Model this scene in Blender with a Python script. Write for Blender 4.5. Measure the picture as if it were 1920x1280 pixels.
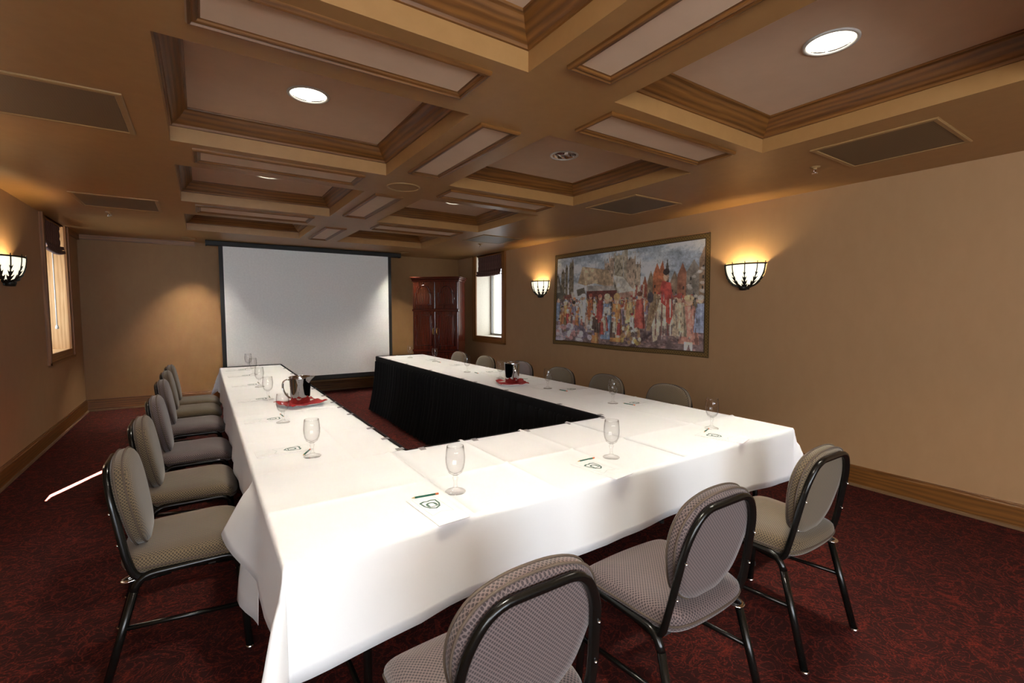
import bpy, bmesh, math, random
import numpy as np
from mathutils import Vector, Matrix
random.seed(7); rng = np.random.default_rng(7)
for o in list(bpy.data.objects): bpy.data.objects.remove(o)
scene = bpy.context.scene
COL = scene.collection
PI = math.pi
# ------------------------------------------------------------------ camera
F, YAW, PITCH, ROLL = 878.4, .5849, -.0665, .0017
cam = bpy.data.objects.new('camera', bpy.data.cameras.new('camera')); COL.objects.link(cam)
cam.data.sensor_width = 36; cam.data.lens = F / 1920 * 36; cam.data.clip_start = .05
fw = Vector((math.sin(YAW)*math.cos(PITCH), math.cos(YAW)*math.cos(PITCH), math.sin(PITCH)))
rt = Vector((math.cos(YAW), -math.sin(YAW), 0)); up = rt.cross(fw)
r2 = rt*math.cos(ROLL)+up*math.sin(ROLL); u2 = up*math.cos(ROLL)-rt*math.sin(ROLL)
m3 = Matrix((r2, u2, -fw)).transposed()
cam.matrix_world = Matrix.Translation((.3965, 0, 1.4068)) @ m3.to_4x4()
scene.camera = cam
# ------------------------------------------------------------------ light + exposure
scene.view_settings.view_transform = 'Standard'; scene.view_settings.look = 'None'
scene.view_settings.gamma = 1; scene.view_settings.use_curve_mapping = False
scene.view_settings.exposure = 0.13
world = bpy.data.worlds.new('sky'); scene.world = world; world.use_nodes = True
bg = world.node_tree.nodes['Background']; bg.inputs[0].default_value = (.90, .95, 1, 1); bg.inputs[1].default_value = 2.4
sun = bpy.data.objects.new('sun', bpy.data.lights.new('sun', 'SUN')); COL.objects.link(sun)
sun.data.energy = 700; sun.data.angle = math.radians(.5); sun.data.color = (1, .96, .9)
sun.rotation_euler = Vector((.36, .755, -1.0)).to_track_quat('-Z', 'Y').to_euler()
DOWN_W = 10.5          # coffer downlights
SPOT_W = 15.0          # soffit eyeballs by the screen
SCONCE_W = 13.0
WARM = (1, .91, .76)
def area(name, loc, direction, sx, sy, w, col, portal=False, spread=180):
    l = bpy.data.lights.new(name, 'AREA'); l.shape = 'RECTANGLE'; l.size = sx; l.size_y = sy; l.energy = w; l.color = col
    l.spread = math.radians(spread)
    if portal: l.cycles.is_portal = True
    o = bpy.data.objects.new(name, l); COL.objects.link(o); o.location = loc
    o.rotation_euler = Vector(direction).to_track_quat('-Z', 'Y').to_euler(); return o
# the room
XL, XR, YB, YN, H = -.9683, 4.7597, 8.5591, -3.5, 2.4166
T = .75
# daylight from the windows (the one behind the camera, the far two in the side walls) and an added corner fill
WX0, WX1 = -.6, 2.0
area('daylight_behind', ((WX0+WX1)/2, YN+.03, 1.45), (0, 1, 0), WX1-WX0-.1, 1.3, 150, (.80, .90, 1))
area('corner_fill', (XL+.03, -2.0, 1.45), (1, 0, 0), 1.9, 1.25, 80, (.95, .98, 1))  # added fill behind the camera to brighten the right wall
area('daylight_side', (XR+.36, 7.35, 1.48), (-1, 0, 0), .86, 1.05, 5, (.85, .92, 1))
area('daylight_facing', (XL-.36, 7.35, 1.48), (1, 0, 0), .86, 1.05, 11, (.58, .77, 1))

# ------------------------------------------------------------------ materials
def lin(c): 
    c = [x/255 for x in c]
    return tuple([x/12.92 if x <= .04045 else ((x+.055)/1.055)**2.4 for x in c]+[1])
def new_mat(name):
    m = bpy.data.materials.new(name); m.use_nodes = True
    nt = m.node_tree; b = nt.nodes['Principled BSDF']; return m, nt, b
def N(nt, t, **k):
    n = nt.nodes.new(t)
    for a, v in k.items(): setattr(n, a, v)
    return n
def ramp(nt, fac, stops):
    r = N(nt, 'ShaderNodeValToRGB'); e = r.color_ramp.elements
    while len(e) < len(stops): e.new(.5)
    for i, (p, c) in enumerate(stops): e[i].position = p; e[i].color = c
    nt.links.new(fac, r.inputs[0]); return r.outputs[0]
def mathn(nt, op, a, b=None):
    n = N(nt, 'ShaderNodeMath', operation=op)
    for i, v in enumerate((a, b)):
        if v is None: continue
        if isinstance(v, (int, float)): n.inputs[i].default_value = v
        else: nt.links.new(v, n.inputs[i])
    return n.outputs[0]
def coords(nt, kind='Object', scale=(1, 1, 1), rand=False):
    tc = N(nt, 'ShaderNodeTexCoord'); mp = N(nt, 'ShaderNodeMapping'); mp.inputs['Scale'].default_value = scale
    nt.links.new(tc.outputs[kind], mp.inputs[0])
    if rand:
        oi = N(nt, 'ShaderNodeObjectInfo'); mu = N(nt, 'ShaderNodeVectorMath', operation='MULTIPLY_ADD')
        mu.inputs[1].default_value = (17, 9, 5); cb = N(nt, 'ShaderNodeCombineXYZ')
        for i in range(3): nt.links.new(oi.outputs['Random'], cb.inputs[i])
        nt.links.new(cb.outputs[0], mu.inputs[0]); nt.links.new(mp.outputs[0], mu.inputs[2]); return mu.outputs[0]
    return mp.outputs[0]
def noise(nt, vec, scale, detail=3, rough=.5, dist=0):
    n = N(nt, 'ShaderNodeTexNoise'); n.inputs['Scale'].default_value = scale; n.inputs['Detail'].default_value = detail
    n.inputs['Roughness'].default_value = rough; n.inputs['Distortion'].default_value = dist
    nt.links.new(vec, n.inputs['Vector']); return n.outputs['Fac']
def bump(nt, b, h, strength, dist=.01):
    bp = N(nt, 'ShaderNodeBump'); bp.inputs['Strength'].default_value = strength; bp.inputs['Distance'].default_value = dist
    nt.links.new(h, bp.inputs['Height']); nt.links.new(bp.outputs[0], b.inputs['Normal'])
def plain(name, c, rough=.5, metal=0, spec=.5, coat=0):
    m, nt, b = new_mat(name); b.inputs['Base Color'].default_value = lin(c); b.inputs['Roughness'].default_value = rough
    b.inputs['Metallic'].default_value = metal; b.inputs['Specular IOR Level'].default_value = spec
    b.inputs['Coat Weight'].default_value = coat
    v = coords(nt); n = noise(nt, v, 40, 2)
    mx = N(nt, 'ShaderNodeMixRGB', blend_type='MULTIPLY'); mx.inputs[0].default_value = 1
    mx.inputs[1].default_value = lin(c); nt.links.new(ramp(nt, n, [(.3, (.93, .93, .93, 1)), (.7, (1, 1, 1, 1))]), mx.inputs[2])
    nt.links.new(mx.outputs[0], b.inputs['Base Color']); return m
def paint(name, c1, c2, rough, streak=(6, 6, .25), spec=.4):
    m, nt, b = new_mat(name); n = noise(nt, coords(nt, 'Object', streak), 9, 4, .6)
    nt.links.new(ramp(nt, n, [(.35, lin(c1)), (.65, lin(c2))]), b.inputs['Base Color'])
    b.inputs['Roughness'].default_value = rough; b.inputs['Specular IOR Level'].default_value = spec; return m
def wood(name, dark, mid, light, rough=.4, su=1.8, sv=13, coat=.0):
    m, nt, b = new_mat(name); v = coords(nt, 'UV', (su, sv, 1), True)
    big = noise(nt, v, 1.0, 3, .55, 1.2)
    wv = N(nt, 'ShaderNodeTexWave', wave_type='BANDS', bands_direction='Y'); wv.inputs['Scale'].default_value = .75
    wv.inputs['Distortion'].default_value = 8; wv.inputs['Detail'].default_value = 3; wv.inputs['Detail Scale'].default_value = .8
    nt.links.new(v, wv.inputs['Vector'])
    fine = noise(nt, coords(nt, 'UV', (su*3, sv*9, 1), True), 1.0, 2)
    f = mathn(nt, 'ADD', mathn(nt, 'MULTIPLY', wv.outputs['Fac'], .30), mathn(nt, 'ADD', mathn(nt, 'MULTIPLY', big, .55), mathn(nt, 'MULTIPLY', fine, .25)))
    nt.links.new(ramp(nt, f, [(.2, lin(dark)), (.5, lin(mid)), (.85, lin(light))]), b.inputs['Base Color'])
    b.inputs['Roughness'].default_value = rough; b.inputs['Coat Weight'].default_value = coat; b.inputs['Coat Roughness'].default_value = .12
    return m
M = {}
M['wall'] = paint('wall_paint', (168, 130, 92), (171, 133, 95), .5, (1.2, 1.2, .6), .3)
M['wall_far'] = paint('far_wall_brown', (144, 106, 66), (148, 110, 69), .5, (1.2, 1.2, .6), .3)  # same recipe as the other walls, one even darker brown
M['soffit'] = paint('soffit_paint', (160, 117, 68), (165, 122, 72), .42, (1.5, 1.5, 1.5), .5)
M['panel'] = paint('panel_paint', (216, 186, 156), (220, 190, 160), .6, (1, 1, 1))
M['oak'] = wood('oak', (66, 38, 14), (108, 67, 27), (134, 87, 38), .38)
M['oak_dark'] = wood('oak_window', (90, 52, 20), (130, 82, 36), (160, 106, 52), .4)
M['jamb'] = wood('jamb_oak', (178, 128, 76), (205, 158, 104), (222, 180, 128), .45)
M['cream'] = plain('cream_plaster', (226, 216, 196), .6)
M['mahogany'] = wood('mahogany', (38, 11, 6), (72, 22, 11), (100, 36, 17), .22, 1.0, 18, .6)
M['brass'] = plain('brass', (196, 150, 80), .3, 1)
M['chrome'] = plain('chrome', (225, 225, 225), .12, 1)
M['steel'] = plain('polished_steel', (215, 216, 218), .06, 1)
M['black'] = plain('black_enamel', (15, 15, 13), .25, 0, .4)
M['iron'] = plain('bronze_iron', (34, 33, 27), .5, .4)
M['blackmetal'] = plain('screen_black', (14, 14, 14), .6)
M['dark'] = plain('dark_underside', (26, 22, 20), .8)
M['white_plastic'] = plain('white_plastic', (225, 222, 214), .4)
M['clip'] = plain('clear_clip', (176, 172, 174), .25)
M['alu'] = plain('window_aluminium', (120, 116, 108), .4, .3)
M['vent'] = plain('vent_grille', (92, 74, 50), .6)
M['ventframe'] = plain('vent_frame', (158, 122, 76), .45)
M['screen'] = plain('screen_white', (248, 247, 241), .7)
M['china'] = plain('white_china', (240, 236, 228), .2)
M['paper'] = plain('white_paper', (238, 238, 238), .6)
M['ink'] = plain('green_ink', (70, 104, 96), .6)
M['ink_thin'] = plain('pale_green_ink', (170, 190, 184), .6)
M['pencil_green'] = plain('green_pencil', (16, 92, 72), .35)
M['pencil_tip'] = plain('pencil_wood', (205, 168, 120), .6)
M['pencil_end'] = plain('orange_pencil_end', (224, 120, 70), .5)
M['laminate'] = plain('table_laminate', (120, 90, 60), .5)
def cloth_mat():
    m, nt, b = new_mat('white_cloth'); b.inputs['Base Color'].default_value = (.86, .86, .855, 1); b.inputs['Roughness'].default_value = .75
    b.inputs['Sheen Weight'].default_value = .15
    n1 = noise(nt, coords(nt, 'Object', (1, 1, 1)), 7, 4, .55); bump(nt, b, n1, .05, .02)
    nt.links.new(ramp(nt, noise(nt, coords(nt, 'Object', (1, 1, 1)), 3, 2), [(.3, (.82, .82, .82, 1)), (.7, (.86, .86, .86, 1))]), b.inputs['Base Color']); return m
M['cloth'] = cloth_mat()
def skirt_mat():
    m, nt, b = new_mat('black_skirt'); b.inputs['Roughness'].default_value = .85; b.inputs['Specular IOR Level'].default_value = .2
    nt.links.new(ramp(nt, noise(nt, coords(nt, 'Object', (20, 20, 1)), 1.5, 3), [(.3, lin((5, 5, 6))), (.7, lin((12, 12, 14)))]), b.inputs['Base Color']); return m
M['skirt'] = skirt_mat()
def napkin_mat():
    m, nt, b = new_mat('red_napkin'); b.inputs['Roughness'].default_value = .8
    nt.links.new(ramp(nt, noise(nt, coords(nt), 60, 2), [(.3, lin((140, 20, 22))), (.7, lin((176, 32, 32)))]), b.inputs['Base Color']); return m
M['napkin'] = napkin_mat()
def fabric(name, light, dark, per=.0085):
    m, nt, b = new_mat(name); b.inputs['Roughness'].default_value = .85; b.inputs['Sheen Weight'].default_value = .25
    v = coords(nt, 'UV', (2*PI/per/1.0,)*3); s = N(nt, 'ShaderNodeSeparateXYZ'); nt.links.new(v, s.inputs[0])
    p = mathn(nt, 'MULTIPLY', mathn(nt, 'COSINE', mathn(nt, 'MULTIPLY', mathn(nt, 'ADD', s.outputs[0], s.outputs[1]), .36)), mathn(nt, 'COSINE', mathn(nt, 'MULTIPLY', mathn(nt, 'SUBTRACT', s.outputs[0], s.outputs[1]), .36)))
    p = mathn(nt, 'ABSOLUTE', p)
    p2 = mathn(nt, 'ADD', p, mathn(nt, 'MULTIPLY', noise(nt, coords(nt, 'UV', (700, 700, 700)), 1, 2), .35))
    nt.links.new(ramp(nt, p2, [(.5, lin(light)), (.68, lin(dark))]), b.inputs['Base Color'])
    bump(nt, b, p, -.15, .002); return m
M['mauve'] = fabric('mauve_fabric', (108, 92, 89), (54, 43, 43))
M['khaki'] = fabric('khaki_fabric', (108, 91, 65), (58, 47, 34))
M['piping'] = plain('brown_piping', (84, 70, 58), .8)
def carpet():
    m, nt, b = new_mat('red_carpet'); b.inputs['Roughness'].default_value = .95; b.inputs['Specular IOR Level'].default_value = .1
    v = coords(nt)
    sw = noise(nt, v, 5.0, 1, .5, 3.0); sw2 = noise(nt, v, 9, 1, .5, 3.5); fib = noise(nt, v, 420, 2)
    spk = noise(nt, v, 130, 2, .6)
    l1 = mathn(nt, 'ABSOLUTE', mathn(nt, 'SUBTRACT', sw, .5)); l2 = mathn(nt, 'ABSOLUTE', mathn(nt, 'SUBTRACT', sw2, .5))
    a = mathn(nt, 'SUBTRACT', .62, mathn(nt, 'MULTIPLY', mathn(nt, 'MINIMUM', l1, l2), 5.5))
    a = mathn(nt, 'ADD', a, mathn(nt, 'MULTIPLY', mathn(nt, 'SUBTRACT', spk, .5), .8))
    c = ramp(nt, a, [(.30, lin((56, 28, 26))), (.52, lin((80, 34, 30))), (.78, lin((138, 48, 34)))])
    mx = N(nt, 'ShaderNodeMixRGB', blend_type='MULTIPLY'); mx.inputs[0].default_value = 1; nt.links.new(c, mx.inputs[1])
    nt.links.new(ramp(nt, fib, [(.3, (.6, .6, .6, 1)), (.7, (1.1, 1.1, 1.1, 1))]), mx.inputs[2])
    nt.links.new(mx.outputs[0], b.inputs['Base Color']); bump(nt, b, fib, .5, .004); return m
M['carpet'] = carpet()
def shade_mat():
    m, nt, b = new_mat('striped_shade_fabric'); v = coords(nt, 'UV'); s = N(nt, 'ShaderNodeSeparateXYZ'); nt.links.new(v, s.inputs[0])
    st = mathn(nt, 'SINE', mathn(nt, 'MULTIPLY', s.outputs[0], 2*PI/.055))
    nt.links.new(ramp(nt, mathn(nt, 'MULTIPLY_ADD', st, .5), [(.0, lin((62, 30, 36))), (.45, lin((92, 56, 54))), (.8, lin((120, 88, 72)))]), b.inputs['Base Color'])
    b.inputs['Roughness'].default_value = .85; return m
M['shade'] = shade_mat()
def glow(name, c, s):
    m, nt, b = new_mat(name); b.inputs['Base Color'].default_value = (.9, .88, .8, 1); b.inputs['Emission Color'].default_value = c
    v = coords(nt); nt.links.new(mathn(nt, 'MULTIPLY', ramp(nt, noise(nt, v, 18, 2), [(.3, (.85,)*3+(1,)), (.7, (1,)*3+(1,))]), s), b.inputs['Emission Strength']); return m
M['lamp'] = glow('lit_lamp', (1, .93, .78, 1), 6.0)
M['bowl'] = glow('lit_alabaster', (1, .90, .66, 1), 1.15)
def thin_glass(name, edge, tint=(1, 1, 1)):
    m = bpy.data.materials.new(name); m.use_nodes = True; nt = m.node_tree; nt.nodes.clear()
    out = N(nt, 'ShaderNodeOutputMaterial'); mx = N(nt, 'ShaderNodeMixShader'); tr = N(nt, 'ShaderNodeBsdfTransparent'); gl = N(nt, 'ShaderNodeBsdfGlossy')
    gl.inputs['Roughness'].default_value = .03
    lw = N(nt, 'ShaderNodeLayerWeight'); lw.inputs['Blend'].default_value = .5
    c = ramp(nt, lw.outputs['Facing'], [(.0, (.997*tint[0], .997*tint[1], .997*tint[2], 1)), (.55, (.97*tint[0], .97*tint[1], .97*tint[2], 1)), (.85, (.8+.2*edge[0], .8+.2*edge[1], .8+.2*edge[2], 1)), (1, edge)])
    fr = mathn(nt, 'MULTIPLY_ADD', mathn(nt, 'POWER', lw.outputs['Facing'], 5), .8); fr.node.inputs[2].default_value = .035
    nt.links.new(c, tr.inputs[0]); nt.links.new(mathn(nt, 'MULTIPLY', fr, .8), mx.inputs[0]); nt.links.new(tr.outputs[0], mx.inputs[1]); nt.links.new(gl.outputs[0], mx.inputs[2])
    nt.links.new(mx.outputs[0], out.inputs[0]); return m
M['glass'] = thin_glass('goblet_glass', (.34, .33, .31, 1))
M['pane'] = thin_glass('window_glass', (.8, .85, .85, 1))

# ------------------------------------------------------------------ mesh helpers
class MB:
    def __init__(s): s.v = []; s.f = []; s.uv = []; s.sm = []
    def face(s, idx, uv=None, smooth=False):
        s.f.append(list(idx)); s.uv.append(uv or [(0, 0)]*len(idx)); s.sm.append(smooth)
    def box(s, x0, x1, y0, y1, z0, z1):
        P = [(x0, y0, z0), (x1, y0, z0), (x1, y1, z0), (x0, y1, z0), (x0, y0, z1), (x1, y0, z1), (x1, y1, z1), (x0, y1, z1)]
        b = len(s.v); s.v += P
        L = [x1-x0, y1-y0, z1-z0]; ax = L.index(max(L))
        for q in ((3, 2, 1, 0), (4, 5, 6, 7), (0, 1, 5, 4), (1, 2, 6, 5), (2, 3, 7, 6), (3, 0, 4, 7)):
            pts = [P[i] for i in q]; va = [k for k in range(3) if max(p[k] for p in pts)-min(p[k] for p in pts) > 1e-9]
            if len(va) < 2: va = [0, 1]
            if ax in va: va = [ax]+[k for k in va if k != ax]
            s.face([b+i for i in q], [(p[va[0]], p[va[1]]) for p in pts])
        return s
    def bbox(s, x0, x1, y0, y1, z0, z1, bv=.01):
        """box with chamfered edges"""
        bm = bmesh.new(); bmesh.ops.create_cube(bm, size=1)
        for v in bm.verts: v.co = Vector(((x0+x1)/2+v.co.x*(x1-x0), (y0+y1)/2+v.co.y*(y1-y0), (z0+z1)/2+v.co.z*(z1-z0)))
        bmesh.ops.bevel(bm, geom=bm.edges[:], offset=bv, segments=2, profile=.5, affect='EDGES')
        b = len(s.v); s.v += [tuple(v.co) for v in bm.verts]; bm.verts.index_update()
        L = [x1-x0, y1-y0, z1-z0]; ax = L.index(max(L))
        for f in bm.faces:
            n = f.normal; d = max(range(3), key=lambda k: abs(n[k])); va = [k for k in range(3) if k != d]
            if va[1] == ax: va.reverse()
            s.face([b+v.index for v in f.verts], [(v.co[va[0]], v.co[va[1]]) for v in f.verts])
        bm.free(); return s
    def tube(s, path, r, n=8, closed=False, cap=True, flat=None):
        path = [Vector(p) for p in path]; m = len(path); b = len(s.v); L = 0; ref = None; U = []
        for i, p in enumerate(path):
            if closed: t = path[(i+1) % m]-path[i-1]
            else: t = path[min(i+1, m-1)]-path[max(i-1, 0)]
            t.normalize()
            if ref is None: ref = t.orthogonal().normalized()
            if flat is not None: ref = Vector(flat)
            a = (ref-t*ref.dot(t)).normalized(); c = t.cross(a); ref = a
            rr = r[i] if isinstance(r, (list, tuple)) and len(r) == m and not (len(r) == 2 and m != 2) else r
            ra, rc = rr if isinstance(rr, (list, tuple)) else (rr, rr)
            if i: L += (p-path[i-1]).length
            U.append(L)
            for k in range(n):
                th = 2*PI*k/n; s.v.append(tuple(p+a*ra*math.cos(th)+c*rc*math.sin(th)))
        for i in range(m if closed else m-1):
            j = (i+1) % m
            for k in range(n):
                l = (k+1) % n
                s.face([b+i*n+k, b+i*n+l, b+j*n+l, b+j*n+k], [(U[i], k*.01), (U[i], k*.01+.01), (U[j], k*.01+.01), (U[j], k*.01)], True)
        if cap and not closed:
            s.face([b+k for k in range(n)][::-1]); s.face([b+(m-1)*n+k for k in range(n)])
        return s
    def lathe(s, prof, n=24, c=(0, 0, 0), a0=0, a1=2*PI, smooth=True):
        full = abs(a1-a0-2*PI) < 1e-6; m = n if full else n+1; b = len(s.v)
        for r, z in prof:
            for k in range(m):
                th = a0+(a1-a0)*k/n; s.v.append((c[0]+r*math.cos(th), c[1]+r*math.sin(th), c[2]+z))
        for i in range(len(prof)-1):
            for k in range(n):
                l = (k+1) % m
                s.face([b+i*m+k, b+i*m+l, b+(i+1)*m+l, b+(i+1)*m+k], None, smooth)
        return s
    def prism(s, poly, axis, a, b_, smooth=False):
        """poly in the two other axes, extruded along axis from a to b_"""
        def P(p, h):
            q = [0, 0, 0]; o = [k for k in range(3) if k != axis]; q[o[0]], q[o[1]] = p; q[axis] = h; return tuple(q)
        n = len(poly); b = len(s.v); s.v += [P(p, a) for p in poly]+[P(p, b_) for p in poly]
        s.face(range(b+n-1, b-1, -1), [(p[1], p[0]) for p in poly[::-1]]); s.face(range(b+n, b+2*n), [(p[1], p[0]) for p in poly])
        for i in range(n):
            j = (i+1) % n; s.face([b+i, b+j, b+n+j, b+n+i], [(poly[i][1], 0), (poly[j][1], 0), (poly[j][1], .02), (poly[i][1], .02)], smooth)
        return s
    def grid(s, P, smooth=True, uvf=None):
        R, C_ = len(P), len(P[0]); b = len(s.v)
        for r in P: s.v += [tuple(p) for p in r]
        for i in range(R-1):
            for j in range(C_-1):
                q = [(i, j), (i, j+1), (i+1, j+1), (i+1, j)]
                s.face([b+a*C_+c for a, c in q], [uvf(a, c) for a, c in q] if uvf else None, smooth)
        return s
    def mitre(s, rect, prof, z, inward=1):
        """closed frame: profile (d, dz) swept round rect with mitred corners"""
        for k in range(4): s.mitre_side(rect, prof, z, k)
        return s
    def mitre_side(s, rect, prof, z, k):
        x0, x1, y0, y1 = rect; cs = [(x0, y0), (x1, y0), (x1, y1), (x0, y1)]; A = Vector(cs[k]); B = Vector(cs[(k+1) % 4])
        t = (B-A).normalized(); n = Vector((-t.y, t.x)); b = len(s.v); Ln = (B-A).length; acc = [0]
        for i in range(1, len(prof)): acc.append(acc[-1]+math.hypot(prof[i][0]-prof[i-1][0], prof[i][1]-prof[i-1][1]))
        for d, dz in prof:
            a = A+n*d+t*d; c = B+n*d-t*d; s.v += [(a.x, a.y, z+dz), (c.x, c.y, z+dz)]
        for i in range(len(prof)-1):
            s.face([b+2*i, b+2*i+1, b+2*i+3, b+2*i+2], [(0, acc[i]), (Ln, acc[i]), (Ln, acc[i+1]), (0, acc[i+1])])
        return s
    def boxuv(s):
        """UV in metres by dominant face direction"""
        V = s.v
        for i, f in enumerate(s.f):
            p = [Vector(V[k]) for k in f]; n = Vector((0, 0, 0))
            for a in range(1, len(p)-1): n += (p[a]-p[0]).cross(p[a+1]-p[0])
            d = max(range(3), key=lambda k: abs(n[k])); o = [k for k in range(3) if k != d]
            s.uv[i] = [(q[o[0]], q[o[1]]) for q in p]
        return s
    def build(s, name, mat, parent=None, fix=True):
        me = bpy.data.meshes.new(name); me.from_pydata(s.v, [], s.f); me.update()
        ul = me.uv_layers.new(name='UVMap'); flat = [c for u in s.uv for p in u for c in p]; ul.data.foreach_set('uv', flat)
        me.polygons.foreach_set('use_smooth', s.sm)
        if fix:
            bm = bmesh.new(); bm.from_mesh(me); bmesh.ops.recalc_face_normals(bm, faces=bm.faces); bm.to_mesh(me); bm.free()
        me.materials.append(M[mat] if isinstance(mat, str) else mat)
        o = bpy.data.objects.new(name, me); COL.objects.link(o)
        if parent: o.parent = parent
        return o
def tag(o, label=None, cat=None, group=None, kind=None):
    for k, v in (('label', label), ('category', cat), ('group', group), ('kind', kind)):
        if v: o[k] = v
    return o
def thing(name, label, cat, loc=(0, 0, 0), rz=0, group=None):
    o = bpy.data.objects.new(name, None); COL.objects.link(o); o.location = loc; o.rotation_euler = (0, 0, rz); o.empty_display_size = .1
    return tag(o, label, cat, group)
def dup(root, loc, rz, label, group=None):
    r = root.copy(); COL.objects.link(r); r.location = loc; r.rotation_euler = (0, 0, rz); r['label'] = label
    if group: r['group'] = group
    for ch in list(root.children):
        c = ch.copy(); COL.objects.link(c); c.parent = r
        for g in ch.children:
            d = g.copy(); COL.objects.link(d); d.parent = c
    return r
def fillet(pts, rad, seg=5):
    pts = [Vector(p) for p in pts]; out = [pts[0]]
    for i in range(1, len(pts)-1):
        a, b, c = pts[i-1], pts[i], pts[i+1]; u = (a-b); w = (c-b); r = min(rad if not isinstance(rad, list) else rad[i-1], u.length*.48, w.length*.48)
        p = b+u.normalized()*r; q = b+w.normalized()*r
        for k in range(seg+1):
            t = k/seg; out.append(p*(1-t)**2+b*2*t*(1-t)+q*t*t)
    out.append(pts[-1]); return out
def spline(pts, n=6, closed=True):
    P = [Vector(p) for p in pts]; m = len(P); out = []
    for i in range(m if closed else m-1):
        p0, p1, p2, p3 = (P[(i-1) % m], P[i], P[(i+1) % m], P[(i+2) % m]) if closed else (P[max(i-1, 0)], P[i], P[i+1], P[min(i+2, m-1)])
        for k in range(n):
            t = k/n; out.append(.5*((2*p1)+(p2-p0)*t+(2*p0-5*p1+4*p2-p3)*t*t+(3*p1-p0-3*p2+p3)*t**3))
    if not closed: out.append(P[-1])
    return out

# ------------------------------------------------------------------ room shell
def wall_cells(mb, us, zs, holes, f):
    for i in range(len(us)-1):
        for j in range(len(zs)-1):
            cu, cz = (us[i]+us[i+1])/2, (zs[j]+zs[j+1])/2
            if any(a < cu < b and c < cz < d for a, b, c, d in holes): continue
            p = [f(us[i], zs[j]), f(us[i+1], zs[j]), f(us[i+1], zs[j+1]), f(us[i], zs[j+1])]
            b = len(mb.v); mb.v += p; mb.face([b, b+1, b+2, b+3])
    return mb
floor = tag(MB().box(XL-.02, XR+.02, YN, YB+.02, -.05, 0).build('floor', 'carpet'), kind='structure')
WY0, WY1, WZ0 = 6.89, 7.80, .93           # far windows: opening
NY0, NY1 = 2.96, 4.14                     # near window in the facing wall (outside the frame)
WT = 2.40
ys = [YN, -3.0, -1.0, NY0, NY1, WY0, WY1, YB]; zs = [0, WZ0, WT, H+.3]
wl = tag(wall_cells(MB(), ys, zs, [(WY0, WY1, WZ0, WT), (NY0, NY1, WZ0, WT), (-3.0, -1.0, WZ0, WT)], lambda u, z: (XL, u, z)).build('wall_left', 'wall', fix=False), kind='structure')
wr = tag(wall_cells(MB(), [YN, WY0, WY1, YB], zs, [(WY0, WY1, WZ0, WT)], lambda u, z: (XR, u, z)).build('wall_right', 'wall', fix=False), kind='structure')
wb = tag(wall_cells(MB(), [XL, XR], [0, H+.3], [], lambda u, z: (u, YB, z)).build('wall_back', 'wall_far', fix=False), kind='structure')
wn = tag(wall_cells(MB(), [XL, WX0, WX1, XR], [0, .8, 2.1, H+.3], [(WX0, WX1, .8, 2.1)], lambda u, z: (u, YN, z)).build('wall_near', 'wall', fix=False), kind='structure')
# added outside the far left window to keep sun off its jamb: unseen pier
sun_blocker = tag(MB().box(XL-1.0, XL-.42, 6.3, 6.85, 0, 3.2).build('sun_blocker_window', 'cream'), kind='structure')
# windows
def window(name, side, y0, y1, z0, z1, jamb, sunny=False):
    s = -1 if side == 'L' else 1; x = XL if side == 'L' else XR; D = .06 if sunny else .40
    w = tag(thing(name, None, None), kind='structure')
    xo = x+s*D
    def B(n, m, xa, xb, *r): return MB().box(min(xa, xb), max(xa, xb), *r).build(n, m, w)
    B('jamb', jamb, x, xo, y0-.03, y0, z0-.03, z1); B('jamb', jamb, x, xo, y1, y1+.03, z0-.03, z1)
    B('window_sill', jamb, x, xo, y0, y1, z0-.03, z0); B('lintel', jamb, x, xo, y0-.03, y1+.03, z1, z1+.03)
    # oak casing, moulded
    cw = .115
    for (a, b_, c, d) in ((y0-cw, y0, z0-cw, min(z1+.05, H)), (y1, y1+cw, z0-cw, min(z1+.05, H)), (y0, y1, z0-cw, z0)):
        m = MB().box(*sorted((x, x-s*.022)), a, b_, c, d)
        if d-c > .5:
            m.box(*sorted((x-s*.022, x-s*.034)), a if a < y0-.01 else b_-.03, (a+.03) if a < y0-.01 else b_, c, d)
        else: m.box(*sorted((x-s*.022, x-s*.034)), a-cw, b_+cw, c, c+.03)
        m.build('casing', 'oak_dark', w)
    fr = .035; xi = xo-s*min(.10, D*.6)
    sash = MB()
    for a, b_, c, d in ((y0, y0+fr, z0, z1), (y1-fr, y1, z0, z1), (y0, y1, z0, z0+fr), (y0, y1, z1-fr, z1), ((y0+y1)/2-.02, (y0+y1)/2+.02, z0, z1)):
        sash.box(*sorted((xi, xi+s*.05)), a, b_, c, d)
    so = sash.build('sash', 'alu', w)
    for a, b_ in ((y0+fr, (y0+y1)/2-.02), ((y0+y1)/2+.02, y1-fr)):
        MB().box(*sorted((xi+s*.022, xi+s*.026)), a, b_, z0+fr, z1-fr).build('pane', 'pane', so)
    return w
w1 = window('window_1', 'L', WY0, WY1, WZ0, WT, 'jamb')
w2 = window('window_2', 'R', WY0, WY1, WZ0, WT, 'cream')
w3 = window('window_3', 'L', NY0, NY1, WZ0, WT, 'jamb', True)
w5 = window('added_window', 'L', -3.0, -1.0, WZ0, WT, 'jamb', True)  # added, out of view: opening that goes with the corner fill
w4 = tag(thing('window_4', None, None), kind='structure')
m = MB()
for a, b_, c, d in ((WX0, WX0+.06, .8, 2.1), (WX1-.06, WX1, .8, 2.1), (WX0, WX1, .8, .86), (WX0, WX1, 2.04, 2.1), (WX0+.93, WX0+.99, .8, 2.1), (WX0+1.86, WX0+1.92, .8, 2.1)): m.box(a, b_, YN-.06, YN, c, d)
m.build('sash', 'oak_dark', w4)
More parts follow.
